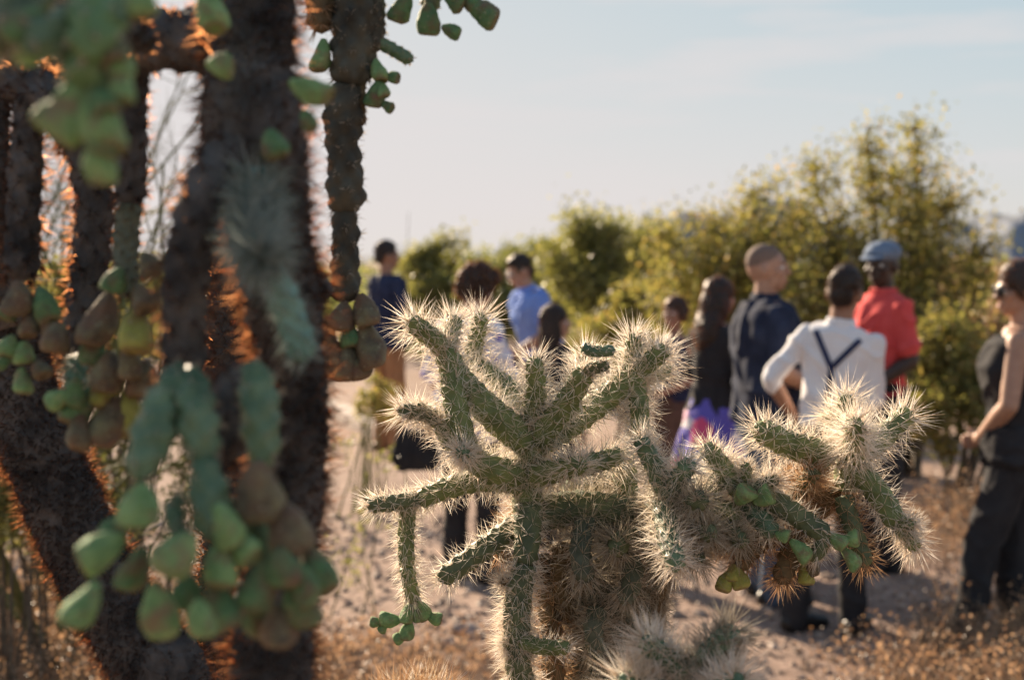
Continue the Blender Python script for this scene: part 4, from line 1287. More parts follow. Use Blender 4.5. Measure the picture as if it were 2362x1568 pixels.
def remesh(bm_, voxel, smooth_it=4, fold=0.0, fscale=7.0, seed=0.0):
    tmp = bpy.data.meshes.new('tmp')
    bm_.to_mesh(tmp)
    bm_.free()
    ob = bpy.data.objects.new('tmp', tmp)
    COL.objects.link(ob)
    m_ = ob.modifiers.new('r', 'REMESH')
    m_.mode = 'VOXEL'
    m_.voxel_size = voxel
    m_.use_smooth_shade = True
    if smooth_it:
        s_ = ob.modifiers.new('s', 'SMOOTH')
        s_.factor = 0.5
        s_.iterations = smooth_it
    dg = bpy.context.evaluated_depsgraph_get()
    ev = ob.evaluated_get(dg)
    me = bpy.data.meshes.new_from_object(ev, depsgraph=dg)
    bpy.data.objects.remove(ob, do_unlink=True)
    bpy.data.meshes.remove(tmp)
    if fold:
        nrm = [v.normal.copy() for v in me.vertices]
        so = Vector((seed, seed * 1.7, seed * 0.6))
        for v, n in zip(me.vertices, nrm):
            c = v.co
            k = noise.noise(Vector((c.x * fscale, c.y * fscale, c.z * fscale * 0.55 + c.x * 3)) + so) + 0.5 * noise.noise(Vector((c.x * fscale * 2.3, c.y * fscale * 2.3, c.z * fscale * 1.6)) - so)
            rid = 1 - abs(noise.noise(Vector((c.x * fscale * 0.9 + c.z * 4, c.y * fscale * 0.9, c.z * fscale * 0.7)) + so * 2)) * 2
            v.co = c + n * fold * (k * 0.8 + max(0, rid) ** 3 * 1.1)
    me.polygons.foreach_set('use_smooth', np.ones(len(me.polygons), bool))
    me.update()
    return me


class Buf:
    """a plain vertex and face buffer"""
    def __init__(self):
        self.v, self.f, self.n = [], [], 0

    def add(self, vs, fs):
        self.v.append(np.asarray(vs, float))
        self.f.extend([tuple(i + self.n for i in f) for f in fs])
        self.n += len(vs)

    def to_mesh(self, me):
        me.from_pydata(np.vstack(self.v).tolist(), [], self.f)
        me.polygons.foreach_set('use_smooth', np.ones(len(me.polygons), bool))

    def free(self):
        pass


SPH = {}


def unit_sphere(seg):
    if seg not in SPH:
        rings = max(6, seg * 2 // 3)
        vs = [(0, 0, 1)]
        for j in range(1, rings):
            ph = math.pi * j / rings
            vs += [(math.sin(ph) * math.cos(2 * math.pi * i / seg), math.sin(ph) * math.sin(2 * math.pi * i / seg), math.cos(ph)) for i in range(seg)]
        vs.append((0, 0, -1))
        fs = [(0, 1 + i, 1 + (i + 1) % seg) for i in range(seg)]
        for j in range(rings - 2):
            a = 1 + j * seg
            fs += [(a + i, a + seg + i, a + seg + (i + 1) % seg, a + (i + 1) % seg) for i in range(seg)]
        a = 1 + (rings - 2) * seg
        fs += [(a + i, len(vs) - 1, a + (i + 1) % seg) for i in range(seg)]
        SPH[seg] = (np.array(vs), fs)
    return SPH[seg]


def ell(bm_, c, r, rot=None, seg=14):
    vs, fs = unit_sphere(seg)
    v = vs * np.array(r)
    if rot is not None:
        v = v @ np.array(rot).T
    bm_.add(v + np.array(c), fs)


def capsule(bm_, p0, p1, r0, r1, seg=12):
    """tapered limb segment with round ends"""
    p0, p1 = Vector(p0), Vector(p1)
    d = p1 - p0
    ell(bm_, p0, (r0,) * 3, None, seg)
    ell(bm_, p1, (r1,) * 3, None, seg)
    if d.length > 1e-5:
        m_ = np.array(d.to_track_quat('Z', 'Y').to_matrix())
        a = np.linspace(0, 2 * math.pi, seg, endpoint=False)
        ring = np.stack([np.cos(a), np.sin(a), 0 * a], 1) @ m_.T
        fs = [(i, (i + 1) % seg, seg + (i + 1) % seg, seg + i) for i in range(seg)] + [tuple(reversed(range(seg))), tuple(range(seg, 2 * seg))]
        bm_.add(np.vstack([ring * r0 + np.array(p0), ring * r1 + np.array(p1)]), fs)


def loft(bm_, secs, xf=None, seg=22, power=2.3, fold=0.0, nf=9):
    """closed loft of super-elliptic sections (centre, rx, ry)"""
    vs = []
    for k, (c, rx, ry) in enumerate(secs):
        for i in range(seg):
            a = 2 * math.pi * i / seg
            ca, sa = math.cos(a), math.sin(a)
            m_ = 1 + fold * (k / max(1, len(secs) - 1)) * math.cos(nf * a + k * 0.3)
            p = Vector((c[0] + rx * m_ * math.copysign(abs(ca) ** (2 / power), ca), c[1] + ry * m_ * math.copysign(abs(sa) ** (2 / power), sa), c[2]))
            vs.append(tuple(xf(p) if xf else p))
    n = len(secs)
    fs = [(k * seg + i, k * seg + (i + 1) % seg, (k + 1) * seg + (i + 1) % seg, (k + 1) * seg + i) for k in range(n - 1) for i in range(seg)]
    fs += [tuple(reversed(range(seg))), tuple(range((n - 1) * seg, n * seg))]
    bm_.add(vs, fs)


def hand(bm_, wrist, fwd, palm_n, side, curl=0.5, s=1.0):
    """palm and five fingers; side = +1 when the thumb lies towards fwd x palm_n"""
    f = Vector(fwd).normalized()
    n = (Vector(palm_n) - f * Vector(palm_n).dot(f)).normalized()
    t = f.cross(n) * side
    w = Vector(wrist)
    for k in range(4):
        off = (0.030 - 0.020 * k) * s
        b0 = w + f * 0.012 * s + t * off * 0.7
        kn = w + f * (0.088 - 0.004 * abs(k - 1)) * s + t * off
        capsule(bm_, b0, kn, 0.0135 * s, 0.0118 * s, 8)
        ln = (0.072, 0.080, 0.074, 0.058)[k] * s
        p, d = kn, f
        rr = 0.0098 * s
        for j, part in enumerate((0.45, 0.32, 0.25)):
            a = curl * (0.75, 1.0, 0.7)[j]
            d = (d * math.cos(a) + n * math.sin(a)).normalized()
            q = p + d * ln * part
            capsule(bm_, p, q, rr, rr * 0.9, 8)
            p, rr = q, rr * 0.9
    b0 = w + f * 0.022 * s + t * 0.026 * s
    d = (f * 0.65 + t * 0.65 + n * 0.3).normalized()
    q = b0 + d * 0.042 * s
    capsule(bm_, b0, q, 0.0145 * s, 0.0115 * s, 8)
    d2 = (f * 0.9 + t * 0.15 + n * 0.4).normalized()
    capsule(bm_, q, q + d2 * 0.032 * s, 0.0108 * s, 0.0088 * s, 8)


def person(label, at, face, H, spec):
    """face: heading in degrees, 0 = away from the camera, 90 = to the left, -90 = to the right"""
    root = empty('person', at, label, 'person', 'guests standing on the dirt path')
    root.rotation_euler = (0, 0, R(face))
    g = random.Random(hash(label) % 1000 if False else int(H * 1000) + int(face * 7) + int(at[0] * 100))
    s = H / 1.75
    female = spec.get('female', False)
    lean_a, bend_z = R(spec.get('lean', 0)), 0.95
    LM = Matrix.Translation((0, 0, bend_z)) @ Matrix.Rotation(R(spec.get('roll', 0)), 4, 'Y') @ Matrix.Rotation(-lean_a, 4, 'X') @ Matrix.Translation((0, 0, -bend_z))

    def up(p):                      # upper body points follow the lean
        return (LM @ Vector(p)) * s

    def lo_(p):
        return Vector(p) * s

    sw = spec.get('sw', 0.160 if female else 0.186)
    bulk = spec.get('bulk', 1.0)
    # torso sections (z, half width, half depth, forward shift)
    if female:
        T = [(0.84, .150, .105, 0), (0.93, .170, .118, -.005), (1.00, .160, .108, 0), (1.10, .126, .092, .004), (1.20, .134, .104, .012), (1.28, .148, .118, .022), (1.36, .152, .100, .01), (1.43, .140, .075, -.004), (1.47, .085, .062, -.008)]
    else:
        T = [(0.86, .150, .108, 0), (0.93, .160, .115, 0), (1.02, .154, .110, .004), (1.12, .155, .110, .006), (1.22, .166, .116, .006), (1.32, .178, .118, .006), (1.39, .182, .105, 0), (1.44, .165, .080, -.006), (1.475, .100, .064, -.010)]
    T = [(z, rx * bulk, ry * bulk, fy) for z, rx, ry, fy in T]
    sh = {sd: (sd * sw * (0.95 + 0.05 * bulk), -.006, 1.405) for sd in (-1, 1)}
    arms = spec.get('arms', {})
    AR = {}
    for sd, key in ((-1, 'L'), (1, 'R')):
        el, wr = arms.get(key, ((sd * 0.245, -0.03, 1.145), (sd * 0.255, 0.05, 0.90)))
        AR[sd] = (up(sh[sd]), up(el), up(wr))
    legs = spec.get('legs', {})
    LG = {}
    for sd, key in ((-1, 'L'), (1, 'R')):
        ax_, ay, ty = legs.get(key, (sd * 0.11, 0.0, sd * 8))
        hip = (sd * 0.088, 0, 0.92)
        kn = ((hip[0] + ax_) / 2, ay * 0.5 + 0.03, 0.49)
        LG[sd] = (lo_(hip), lo_(kn), lo_((ax_, ay, 0.085)), R(ty))
    # head frame
    HM = LM @ Matrix.Translation((0, -.005, 1.52)) @ Matrix.Rotation(R(spec.get('head_yaw', 0)), 4, 'Z') @ Matrix.Rotation(R(-spec.get('head_pitch', 0)), 4, 'X') @ Matrix.Translation((0, .005, -1.52))

    def hd(p):
        return (HM @ Vector(p)) * s

    HR = HM.to_3x3()
    # ---- body, one continuous skin
    bm_ = Buf()
    loft(bm_, [((0, fy, z), rx * .93, ry * .93) for z, rx, ry, fy in T], up)
    capsule(bm_, up((0, -.012, 1.44)), hd((0, -.002, 1.58)), .056 * s * (0.88 if female else 1.05), .054 * s * (0.88 if female else 1.03))

    def he(c, r, seg=14):
        ell(bm_, hd(c), tuple(v * s for v in r), HR, seg)
    he((0, -.008, 1.652), (.074, .094, .097), 20)
    he((0, .028, 1.590), (.058, .064, .068), 16)
    he((0, .060, 1.548), (.026, .026, .020))
    he((0, .076, 1.660), (.050, .018, .012))
    he((0, .094, 1.632), (.010, .014, .026))
    he((0, .104, 1.612), (.016, .015, .012))
    he((0, .082, 1.574), (.026, .014, .014))
    for sd in (-1, 1):
        he((sd * .046, .062, 1.615), (.022, .024, .022))
        he((sd * .081, -.004, 1.624), (.010, .019, .031))
    for sd in (-1, 1):
        a, e, w = AR[sd]
        fe = 0.84 if female else 1.0
        fe *= spec.get('armr', 1.0)
        capsule(bm_, a, e, .050 * s * fe, .040 * s * fe)
        mid = e.lerp(w, .3)
        capsule(bm_, e, mid, .040 * s * fe, .041 * s * fe)
        capsule(bm_, mid, w, .041 * s * fe, .027 * s * fe)
        hv = spec.get('hands', {}).get('L' if sd < 0 else 'R', ((w - e).normalized(), Vector((-sd, 0.2, 0))))
        hand(bm_, w, hv[0], hv[1], 1 if sd > 0 else -1, spec.get('curl', 0.45), s * (0.9 if female else 1.0))
        h_, k, an, ty = LG[sd]
        capsule(bm_, h_, k, .080 * s, .054 * s)
        capsule(bm_, k, k.lerp(an, .3), .052 * s, .055 * s)
        capsule(bm_, k.lerp(an, .3), an, .055 * s, .036 * s)
        toe = an + Vector((math.sin(-ty) * .15 * s, math.cos(ty) * .15 * s, -.055 * s))
        capsule(bm_, an + Vector((0, 0, -.04 * s)), toe, .036 * s, .026 * s)
    body = link('body', remesh(bm_, 0.0075, 3), spec['skin'], root)
    # ---- face
    for sd in (-1, 1):
        b2 = Buf()
        ell(b2, hd((sd * .031, .0745, 1.640)), (.0155 * s, .0125 * s, .0095 * s), HR, 12)
        me = bpy.data.meshes.new('eye')
        b2.to_mesh(me)
        b2.free()
        eo = link('eye', me, EYE_W, root)
        b2 = Buf()
        ell(b2, hd((sd * .031, .0835, 1.640)), (.0065 * s, .005 * s, .0065 * s), HR, 10)
        me = bpy.data.meshes.new('iris')
        b2.to_mesh(me)
        b2.free()
        link('iris', me, EYE_D, eo)
        b2 = Buf()
        ell(b2, hd((sd * .032, .089, 1.664)), (.021 * s, .008 * s, .0045 * s), HR, 10)
        me = bpy.data.meshes.new('eyebrow')
        b2.to_mesh(me)
        b2.free()
        link('eyebrow', me, spec.get('hair_mat', HAIR_K), root)
    b2 = Buf()
    ell(b2, hd((0, .094, 1.579)), (.022 * s, .007 * s, .0045 * s), HR, 12)
    ell(b2, hd((0, .093, 1.570)), (.019 * s, .008 * s, .0055 * s), HR, 12)
    me = bpy.data.meshes.new('lips')
    b2.to_mesh(me)
    b2.free()
    link('lips', me, spec.get('lips', LIPS), root)
    # ---- hair
    hair = spec.get('hair', 'short')
    if hair != 'none':
        b2 = Buf()

        def hh(c, r, seg=16):
            ell(b2, hd(c), tuple(v * s for v in r), HR, seg)
        th = 0.0
        if hair == 'buzz':
            hh((0, -.014, 1.668), (.0745, .092, .0865), 20)
        elif hair == 'short':
            hh((0, -.016, 1.680), (.0765, .091, .088), 20)
            hh((0, .018, 1.714), (.066, .058, .036))
            hh((0, -.062, 1.625), (.062, .045, .055))
            for sd in (-1, 1):
                hh((sd * .064, .005, 1.660), (.014, .032, .036))
        elif hair == 'curly':
            hh((0, -.018, 1.680), (.094, .104, .100), 20)
            hh((0, .025, 1.725), (.085, .07, .05))
            hh((0, -.066, 1.62), (.074, .05, .065))
            for sd in (-1, 1):
                hh((sd * .068, -.03, 1.63), (.026, .045, .05))
        elif hair == 'long':
            hh((0, -.016, 1.678), (.085, .098, .094), 20)
            hh((0, -.066, 1.58), (.080, .050, .13))
            hh((0, -.080, 1.44), (.092, .042, .15))
            for sd in (-1, 1):
                hh((sd * .074, -.02, 1.57), (.026, .056, .115))
                hh((sd * .075, -.04, 1.45), (.032, .045, .13))
        elif hair == 'tied':
            hh((0, -.016, 1.678), (.083, .097, .092), 20)
            hh((0, -.060, 1.63), (.070, .055, .06))
            hh((0, -.120, 1.66), (.042, .042, .042))
            for sd in (-1, 1):
                hh((sd * .070, -.01, 1.65), (.020, .05, .06))
        fold = {'buzz': 0.0, 'short': .005, 'curly': .016, 'long': .006, 'tied': .005}[hair]
        hm = remesh(b2, 0.007, 2, fold, 26.0 if hair == 'curly' else 18.0, g.random() * 9)
        ho = link('hair', hm, spec.get('hair_mat', HAIR_K), root)
        if hair != 'buzz':
            ns = {'short': 1400, 'curly': 3200, 'long': 2600, 'tied': 1600}[hair]
            co = np.array([v.co for v in hm.vertices])
            no = np.array([v.normal for v in hm.vertices])
            ix = SG.integers(0, len(co), ns)
            dn = no[ix] * 0.8 + SG.normal(0, .55, (ns, 3))
            if hair in ('long', 'short', 'tied'):
                dn[:, 2] -= 0.9
            dn /= np.linalg.norm(dn, axis=1)[:, None]
            add_spines(ho, co[ix], dn, SG.uniform(.012, .03 if hair != 'curly' else .028, ns), 0.0009, spec.get('strand', STRAND_K), 'hair_strands')
    # ---- trousers or skirt
    if 'trousers' in spec:
        b2 = Buf()
        tw_ = spec.get('leg_w', 1.0)
        loft(b2, [((0, fy, z), rx * 1.04 + .006, ry * 1.04 + .006) for z, rx, ry, fy in [(0.83, .158, .112, 0)] + [t_ for t_ in T if 0.84 < t_[0] <= 1.03]], lo_)
        for sd in (-1, 1):
            h_, k, an, ty = LG[sd]
            capsule(b2, h_ + Vector((0, 0, -.03 * s)), k, .094 * s * tw_, .072 * s * tw_)
            low = an + Vector((0, 0, -.03 * s))
            capsule(b2, k, low, .072 * s * tw_, .060 * s * tw_)
        link('trousers', remesh(b2, 0.010, 3, .008, 9, g.random() * 9), spec['trousers'], root)
        b2 = Buf()
        bz = 1.015
        loft(b2, [((0, .003, bz - .018), .166 * bulk, .122 * bulk), ((0, .003, bz + .018), .166 * bulk, .122 * bulk)], lo_)
        bme = bpy.data.meshes.new('belt')
        b2.to_mesh(bme)
        b2.free()
        link('belt', bme, SHOE, root)
    if 'skirt' in spec:
        b2 = Buf()
        hem, flare, smat = spec['skirt']
        zs = np.linspace(1.06, hem, 9)
        loft(b2, [((0, 0, z), .135 + .045 * min(1, i / 2.0) + flare * (i / 8) ** 1.2, .10 + .035 * min(1, i / 2.0) + flare * (i / 8) ** 1.2) for i, z in enumerate(zs)], lo_, 44, 2.1, 0.07, 9)
        link('skirt', remesh(b2, 0.010, 2, .006, 8, g.random() * 9), smat, root)
    # ---- shirt, jacket or top
    if 'top' in spec:
        b2 = Buf()
        ease = spec.get('ease', .012)
        hem = spec.get('hem', 0.96)
        TT = [t_ for t_ in T if t_[0] > hem]
        lowr = TT[0]
        if spec.get('crew', False):
            TT = TT[:-1]
        loft(b2, [((0, lowr[3], hem), lowr[1] * 1.02 + ease, lowr[2] * 1.02 + ease)] + [((0, fy, z), rx + ease, ry + ease) for z, rx, ry, fy in TT], up)
        sl = spec.get('sleeve', 'short')
        for sd in (-1, 1):
            a, e, w = AR[sd]
            k_ = (0.86 if female else 1.0) * spec.get('armr', 1.0)
            if sl == 'none':
                continue
            if sl == 'short':
                capsule(b2, a, a.lerp(e, .72), .057 * s * k_, .058 * s * k_)
            elif sl == 'rolled':
                capsule(b2, a, e, .057 * s * k_, .052 * s * k_)
                capsule(b2, e, e.lerp(w, .10), .052 * s * k_, .054 * s * k_)
            else:
                capsule(b2, a, e, .056 * s * k_, .050 * s * k_)
                capsule(b2, e, w, .054 * s * k_, .042 * s * k_)
        top = link('shirt', remesh(b2, 0.009, 3, spec.get('fold', .013), 8.5, g.random() * 9), spec['top'], root)
        if spec.get('collar', False):
            b2 = Buf()
            loft(b2, [((0, -.012, 1.455), .078, .074), ((0, -.010, 1.475), .072, .069), ((0, -.006, 1.515), .064, .064)], up)
            link('collar', remesh(b2, 0.006, 2, .003, 12, 2.2), spec['top'], root)
        if spec.get('suspenders'):
            bv = BVHTree.FromPolygons([v.co.copy() for v in top.data.vertices], [tuple(p.vertices) for p in top.data.polygons])

            def strap(path, from_back):
                pts, nn = [], []
                for x, z in path:
                    o_ = up((x, -0.6 if from_back else 0.6, z))
                    dv = Vector((0, 1 if from_back else -1, 0))
                    hit = bv.ray_cast(o_, dv)
                    if hit[0] is not None:
                        pts.append(hit[0] - dv * .004)
                        nn.append(hit[1])
                vs, fs = [], []
                for i, p in enumerate(pts):
                    tg_ = (pts[min(i + 1, len(pts) - 1)] - pts[max(i - 1, 0)]).normalized()
                    sd_ = tg_.cross(Vector((0, -1 if from_back else 1, 0))).normalized() * .0125
                    dv = Vector((0, -.003 if from_back else .003, 0))
                    vs += [p - sd_, p + sd_, p + sd_ + dv, p - sd_ + dv]
                for i in range(len(pts) - 1):
                    a = i * 4
                    for j in range(4):
                        fs.append((a + j, a + (j + 1) % 4, a + 4 + (j + 1) % 4, a + 4 + j))
                me_ = bpy.data.meshes.new('suspender_strap')
                me_.from_pydata([tuple(v) for v in vs], [], fs)
                link('suspender_strap', me_, spec['suspenders'], root)
            lin = lambda x0, z0, x1, z1, n: [(x0 + (x1 - x0) * i / (n - 1), z0 + (z1 - z0) * i / (n - 1)) for i in range(n)]
            strap(lin(-.098, 1.45, 0, 1.285, 22), True)
            strap(lin(.112, 1.43, 0, 1.285, 22), True)
            strap(lin(0, 1.29, 0, 1.02, 24), True)
            strap(lin(-.095, 1.45, -.08, 1.02, 30), False)
            strap(lin(.095, 1.45, .08, 1.02, 30), False)
    # ---- shoes
    for sd in (-1, 1):
        h_, k, an, ty = LG[sd]
        f = Vector((math.sin(-ty), math.cos(ty), 0))
        b2 = Buf()
        c0 = Vector((an.x, an.y, 0))
        ell(b2, c0 - f * .035 * s + Vector((0, 0, .045 * s)), (.042 * s, .046 * s, .045 * s), None, 12)
        capsule(b2, c0 + Vector((0, 0, .06 * s)), c0 + f * .10 * s + Vector((0, 0, .042 * s)), .044 * s, .040 * s)
        capsule(b2, c0 + f * .10 * s + Vector((0, 0, .04 * s)), c0 + f * .17 * s + Vector((0, 0, .034 * s)), .042 * s, .032 * s)
        smesh = remesh(b2, 0.008, 3)
        for v in smesh.vertices:
            v.co.z = max(v.co.z, 0.004)
        link('shoe', smesh, spec.get('shoe', SHOE), root)
    # ---- things worn on the head
    if spec.get('cap'):
        b2 = Buf()
        ell(b2, hd((0, -.012, 1.703)), (.090 * s, .108 * s, .064 * s), HR, 20)
        ell(b2, hd((0, .032, 1.698)), (.082 * s, .078 * s, .042 * s), HR, 18)
        co = link('flat_cap', remesh(b2, .007, 3, .004, 14, 4), spec['cap'], root)
        b2 = Buf()
        ell(b2, hd((0, .102, 1.684)), (.068 * s, .046 * s, .010 * s), HR @ Matrix.Rotation(R(-14), 3, 'X'), 18)
        me = bpy.data.meshes.new('brim')
        b2.to_mesh(me)
        b2.free()
        me.polygons.foreach_set('use_smooth', np.ones(len(me.polygons), bool))
        link('brim', me, spec['cap'], co)
    if spec.get('glasses'):
        kind = spec['glasses']
        go = None
        for sd in (-1, 1):
            b2 = Buf()
            ell(b2, hd((sd * .034, .098, 1.637)), (.031 * s, .006 * s, .026 * s) if kind == 'sun' else (.026 * s, .004 * s, .019 * s), HR @ Matrix.Rotation(R(sd * -10), 3, 'Z'), 16)
            me = bpy.data.meshes.new('lens')
            b2.to_mesh(me)
            b2.free()
            me.polygons.foreach_set('use_smooth', np.ones(len(me.polygons), bool))
            if go is None:
                ln = [((np.array(hd((-.066, .088, 1.645))), np.array(hd((-.082, .0, 1.64)))), (.0028 * s, .0022 * s)),
                      ((np.array(hd((.066, .088, 1.645))), np.array(hd((.082, .0, 1.64)))), (.0028 * s, .0022 * s)),
                      ((np.array(hd((-.012, .104, 1.645))), np.array(hd((.012, .104, 1.645)))), (.0025 * s, .0025 * s))]
                go = tubes('sunglasses' if kind == 'sun' else 'glasses', ln, LENS if kind == 'sun' else METAL, root, (0, 0, 0), 6)
            link('lens', me, LENS if kind == 'sun' else PLATE, go)  # plain glasses get opaque white lenses, their glint put into the colour
    return root


WHITE = cloth('white_cotton', (0.74, 0.73, 0.75), (0.80, 0.79, 0.80), 0.3)
NAVY = cloth('navy_cloth', (0.018, 0.024, 0.055), (0.032, 0.042, 0.085))
DENIM = cloth('dark_denim', (0.06, 0.085, 0.13), (0.10, 0.13, 0.18))
BLUEDEN = cloth('dark_blue_chambray', (0.012, 0.017, 0.037), (0.024, 0.034, 0.068))
BLUE = cloth('light_blue_cotton', (0.16, 0.26, 0.62), (0.20, 0.32, 0.70))
CORAL = cloth('coral_pique', (0.62, 0.075, 0.075), (0.70, 0.10, 0.095))
CAPC = cloth('grey_blue_wool', (0.13, 0.18, 0.26), (0.20, 0.25, 0.33))
KHAKI = cloth('rust_brown_cotton', (0.30, 0.15, 0.075), (0.38, 0.20, 0.10))
BROWN = cloth('brown_cotton', (0.09, 0.055, 0.04), (0.13, 0.08, 0.06))
STRAPM = cloth('navy_elastic', (0.02, 0.028, 0.07), (0.03, 0.04, 0.10), 0.1)

# printed skirt: white ground with blue, violet and pink flowers
t = NT('floral_print')
v = t.add('ShaderNodeTexVoronoi', Scale=7.0)
tcn = t.add('ShaderNodeTexCoord')
t.l.new(tcn.outputs['Object'], v.inputs['Vector'])
rp = t.ramp(v.outputs['Color'], [(0.0, (0.05, 0.06, 0.45)), (0.25, (0.62, 0.08, 0.20)), (0.38, (0.80, 0.76, 0.80)), (0.62, (0.12, 0.10, 0.45)), (0.8, (0.75, 0.45, 0.58)), (1.0, (0.82, 0.80, 0.84))])
rp.color_ramp.interpolation = 'CONSTANT'
b = t.add('ShaderNodeBsdfPrincipled', Roughness=0.85)
t.l.new(rp.outputs['Color'], b.inputs['Base Color'])
t.l.new(b.outputs['BSDF'], t.out.inputs['Surface'])
FLORAL = t.m
t = NT('white_blue_print')
v = t.add('ShaderNodeTexVoronoi', Scale=16.0)
tcn = t.add('ShaderNodeTexCoord')
t.l.new(tcn.outputs['Object'], v.inputs['Vector'])
rp = t.ramp(v.outputs['Distance'], [(0.0, (0.10, 0.09, 0.50)), (0.30, (0.20, 0.17, 0.58)), (0.42, (0.74, 0.72, 0.78))])
b = t.add('ShaderNodeBsdfPrincipled', Roughness=0.85)
t.l.new(rp.outputs['Color'], b.inputs['Base Color'])
t.l.new(b.outputs['BSDF'], t.out.inputs['Surface'])
PRINT = t.m

V_ = Vector
# white shirt and suspenders, back to the camera, left hand in front of the hip
person('man in white shirt and navy suspenders standing with his back to the camera', GD(1912, 6.42), -24, 1.675, dict(
    skin=SKIN_M, hair='short', head_yaw=-6, roll=6, top=WHITE, fold=.012, sleeve='rolled', collar=True, hem=1.0, trousers=BLACK, suspenders=STRAPM, ease=.010, bulk=.84, sw=.158, armr=.92,
    arms={'L': ((-.288, -.05, 1.19), (-.19, .10, 1.00)), 'R': ((.185, .02, 1.15), (.13, .20, 1.03))}, legs={'L': (-.15, 0, -42), 'R': (.12, .06, -12)}, curl=.7))
# buzz cut, seen from behind on the right side, turned to the right
person('buzz-cut man in dark blue short-sleeved shirt turned to the right', GD(1768, 7.05), -80, 1.785, dict(
    skin=SKIN_L, hair='buzz', hair_mat=HAIR_S, head_yaw=-26, top=BLUEDEN, sleeve='short', hem=0.90, trousers=DENIM, ease=.024, bulk=1.12, armr=1.08, fold=.013, collar=True,
    arms={'L': ((-.26, -.02, 1.15), (-.22, .17, .98)), 'R': ((.275, -.02, 1.15), (.20, .19, 1.06))}, legs={'L': (-.12, .02, 10), 'R': (.12, 0, -10)}))
# coral polo and flat cap, facing the camera and a little left
person('man in coral polo shirt and grey-blue flat cap facing the group', GD(2034, 7.75), 112, 1.80, dict(
    skin=SKIN_D, hair='none', lips=SKIN_D, head_yaw=24, head_pitch=4, top=CORAL, sleeve='short', hem=0.88, trousers=BLACK, cap=CAPC, ease=.012, bulk=.84, sw=.160, collar=True,
    arms={'L': ((-.20, -.04, 1.14), (-.13, .17, 1.00)), 'R': ((.20, -.02, 1.14), (.10, .20, 1.00))}))
# woman at the right edge with sunglasses and clasped hands
person('woman in black sleeveless top, black trousers and sunglasses at the right edge', GD(2352, 6.2), 66, 1.69, dict(
    skin=SKIN_L, female=True, hair='tied', hair_mat=HAIR_B, strand=STRAND_R, head_yaw=28, head_pitch=6, top=BLACK, sleeve='none', crew=True, hem=0.86, trousers=BLACK, glasses='sun', ease=.014, bulk=1.2, armr=1.25, leg_w=1.12,
    arms={'L': ((-.235, .02, 1.13), (-.045, .16, .955)), 'R': ((.235, .02, 1.13), (.045, .16, .955))}, hands={'L': (V_((.6, .75, -.25)), V_((.6, -.6, .2))), 'R': (V_((-.6, .75, -.25)), V_((-.6, -.6, .2)))}, curl=.7, legs={'L': (-.12, .20, 6), 'R': (.11, .0, -10)}))
# black cardigan and printed skirt
person('woman in black cardigan and white, blue and pink floral skirt', GD(1652, 8.1), -48, 1.60, dict(
    skin=SKIN_L, female=True, hair='long', hair_mat=HAIR_K, strand=STRAND_R, head_yaw=-18, head_pitch=10, top=BLACK, sleeve='long', hem=0.92, skirt=(0.50, .13, FLORAL), ease=.02,
    arms={'L': ((-.21, .03, 1.16), (-.12, .24, 1.05)), 'R': ((.215, -.03, 1.15), (.16, .14, .97))}))
# girl with a plate
girl = GD(1556, 9.0)
person('girl in dark top and brown skirt holding a white plate', girl, 128, 1.47, dict(
    skin=SKIN_M, female=True, hair='tied', hair_mat=HAIR_B, strand=STRAND_R, head_yaw=10, top=NAVY, sleeve='none', hem=0.98, skirt=(0.42, .10, BROWN), crew=True,
    arms={'L': ((-.205, .02, 1.15), (-.09, .25, 1.045)), 'R': ((.205, .02, 1.15), (.10, .25, 1.045))}, hands={'L': (V_((.5, .85, .1)), V_((0, .1, 1))), 'R': (V_((-.5, .85, .1)), V_((0, .1, 1)))}, curl=.25))
# long black hair, in profile to the right
person('woman with long straight black hair and dark top, in profile behind the cactus', GD(1280, 8.3), -62, 1.44, dict(
    skin=SKIN_L, female=True, hair='long', hair_mat=HAIR_K, head_yaw=-24, top=BLACK, sleeve='short', hem=0.96, trousers=BLACK))
# blue shirt, bending a little, facing left
person('man in bright blue shirt and glasses leaning forward to the left', GD(1258, 10.9), 112, 1.78, dict(
    skin=SKIN_L, hair='short', head_yaw=-8, head_pitch=4, lean=17, top=BLUE, sleeve='short', hem=0.98, trousers=BLACK, glasses='clear', ease=.02, bulk=1.1, collar=True,
    arms={'L': ((-.265, .06, 1.16), (-.20, .28, 1.10)), 'R': ((.27, -.10, 1.17), (.24, .02, .96))}))
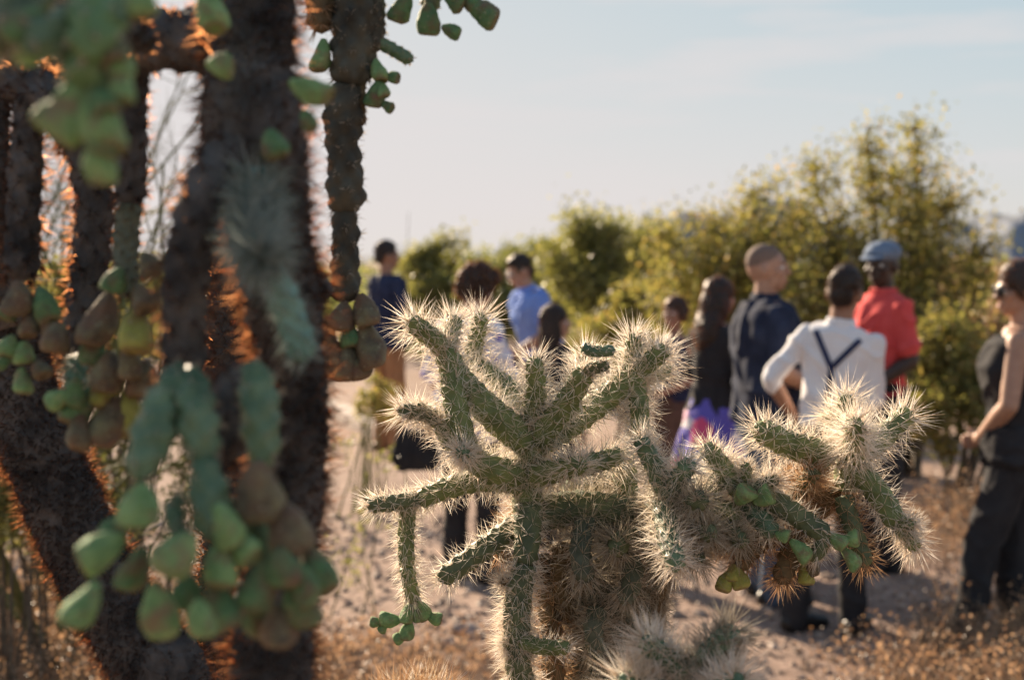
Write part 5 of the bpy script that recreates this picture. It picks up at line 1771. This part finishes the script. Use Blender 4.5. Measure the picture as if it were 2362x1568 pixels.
# curly hair, looking down
curly = GD(1082, 7.5)
person('guest with dark curly hair looking down, in blue-printed white top and black trousers', curly, -30, 1.675, dict(
    skin=SKIN_L, female=True, hair='curly', hair_mat=HAIR_B, strand=STRAND_R, head_yaw=-20, head_pitch=26, top=PRINT, sleeve='rolled', hem=0.80, trousers=BLACK, ease=.03, bulk=1.12,
    arms={'L': ((-.28, .02, 1.15), (-.24, .16, .96)), 'R': ((.22, .06, 1.15), (.08, .26, 1.08))}))
# man far left
person('man in navy jacket and rust-brown trousers at the far end of the path', GD(893, 12.6), -52, 1.875, dict(
    skin=SKIN_M, hair='short', head_yaw=-16, top=NAVY, sleeve='long', hem=0.88, trousers=KHAKI, ease=.02, shoe=SHOE_B,
    arms={'L': ((-.30, .04, 1.20), (-.20, .20, 1.10)), 'R': ((.25, -.02, 1.15), (.20, .18, 1.02))}))

# the girl's plate
bm_ = Buf()
prof = [(0.0, 0.004), (0.065, 0.004), (0.085, 0.010), (0.118, 0.022), (0.122, 0.020), (0.088, 0.004), (0.065, -0.002), (0.0, -0.002)]
ns = 28
vs = [(r_ * math.cos(2 * math.pi * i / ns), r_ * math.sin(2 * math.pi * i / ns), z) for r_, z in prof for i in range(ns)]
fs = [(j * ns + i, j * ns + (i + 1) % ns, (j + 1) * ns + (i + 1) % ns, (j + 1) * ns + i) for j in range(len(prof) - 1) for i in range(ns)]
bm_.free()
plate = link('plate', mesh_np('plate', np.array(vs), np.array(fs)), PLATE)
fa = R(128)
pc = girl + Vector((-math.sin(fa), math.cos(fa), 0)) * 0.275 + Vector((0, 0, 0.905))
plate.location = pc
plate.scale = (1.15, 1.15, 1.15)
tag(plate, 'white plate held in the hands of the girl in the brown skirt', 'plate')

# black bag hanging from the curly-haired guest's left hand
bag_at = curly + Vector((-0.285, -0.02, 0.62))
bag = empty('handbag', bag_at, 'black handbag hanging at the left side of the curly-haired guest', 'bag')
bm_ = Buf()
loft(bm_, [((0, 0, -0.02), .10, .05), ((0, 0, .04), .125, .06), ((0, 0, .14), .11, .045), ((0, 0, .20), .085, .025)], None, 20, 3.0)
link('bag_body', remesh(bm_, 0.008, 3, .006, 12, 3), BLACK, bag)
hp = [(0.075 * math.cos(a), 0, 0.19 + 0.135 * math.sin(a)) for a in np.linspace(0, math.pi, 14)]
tubes('handle', [(np.array(hp), np.full(14, .006))], SHOE, bag, (0, 0, 0), 6)
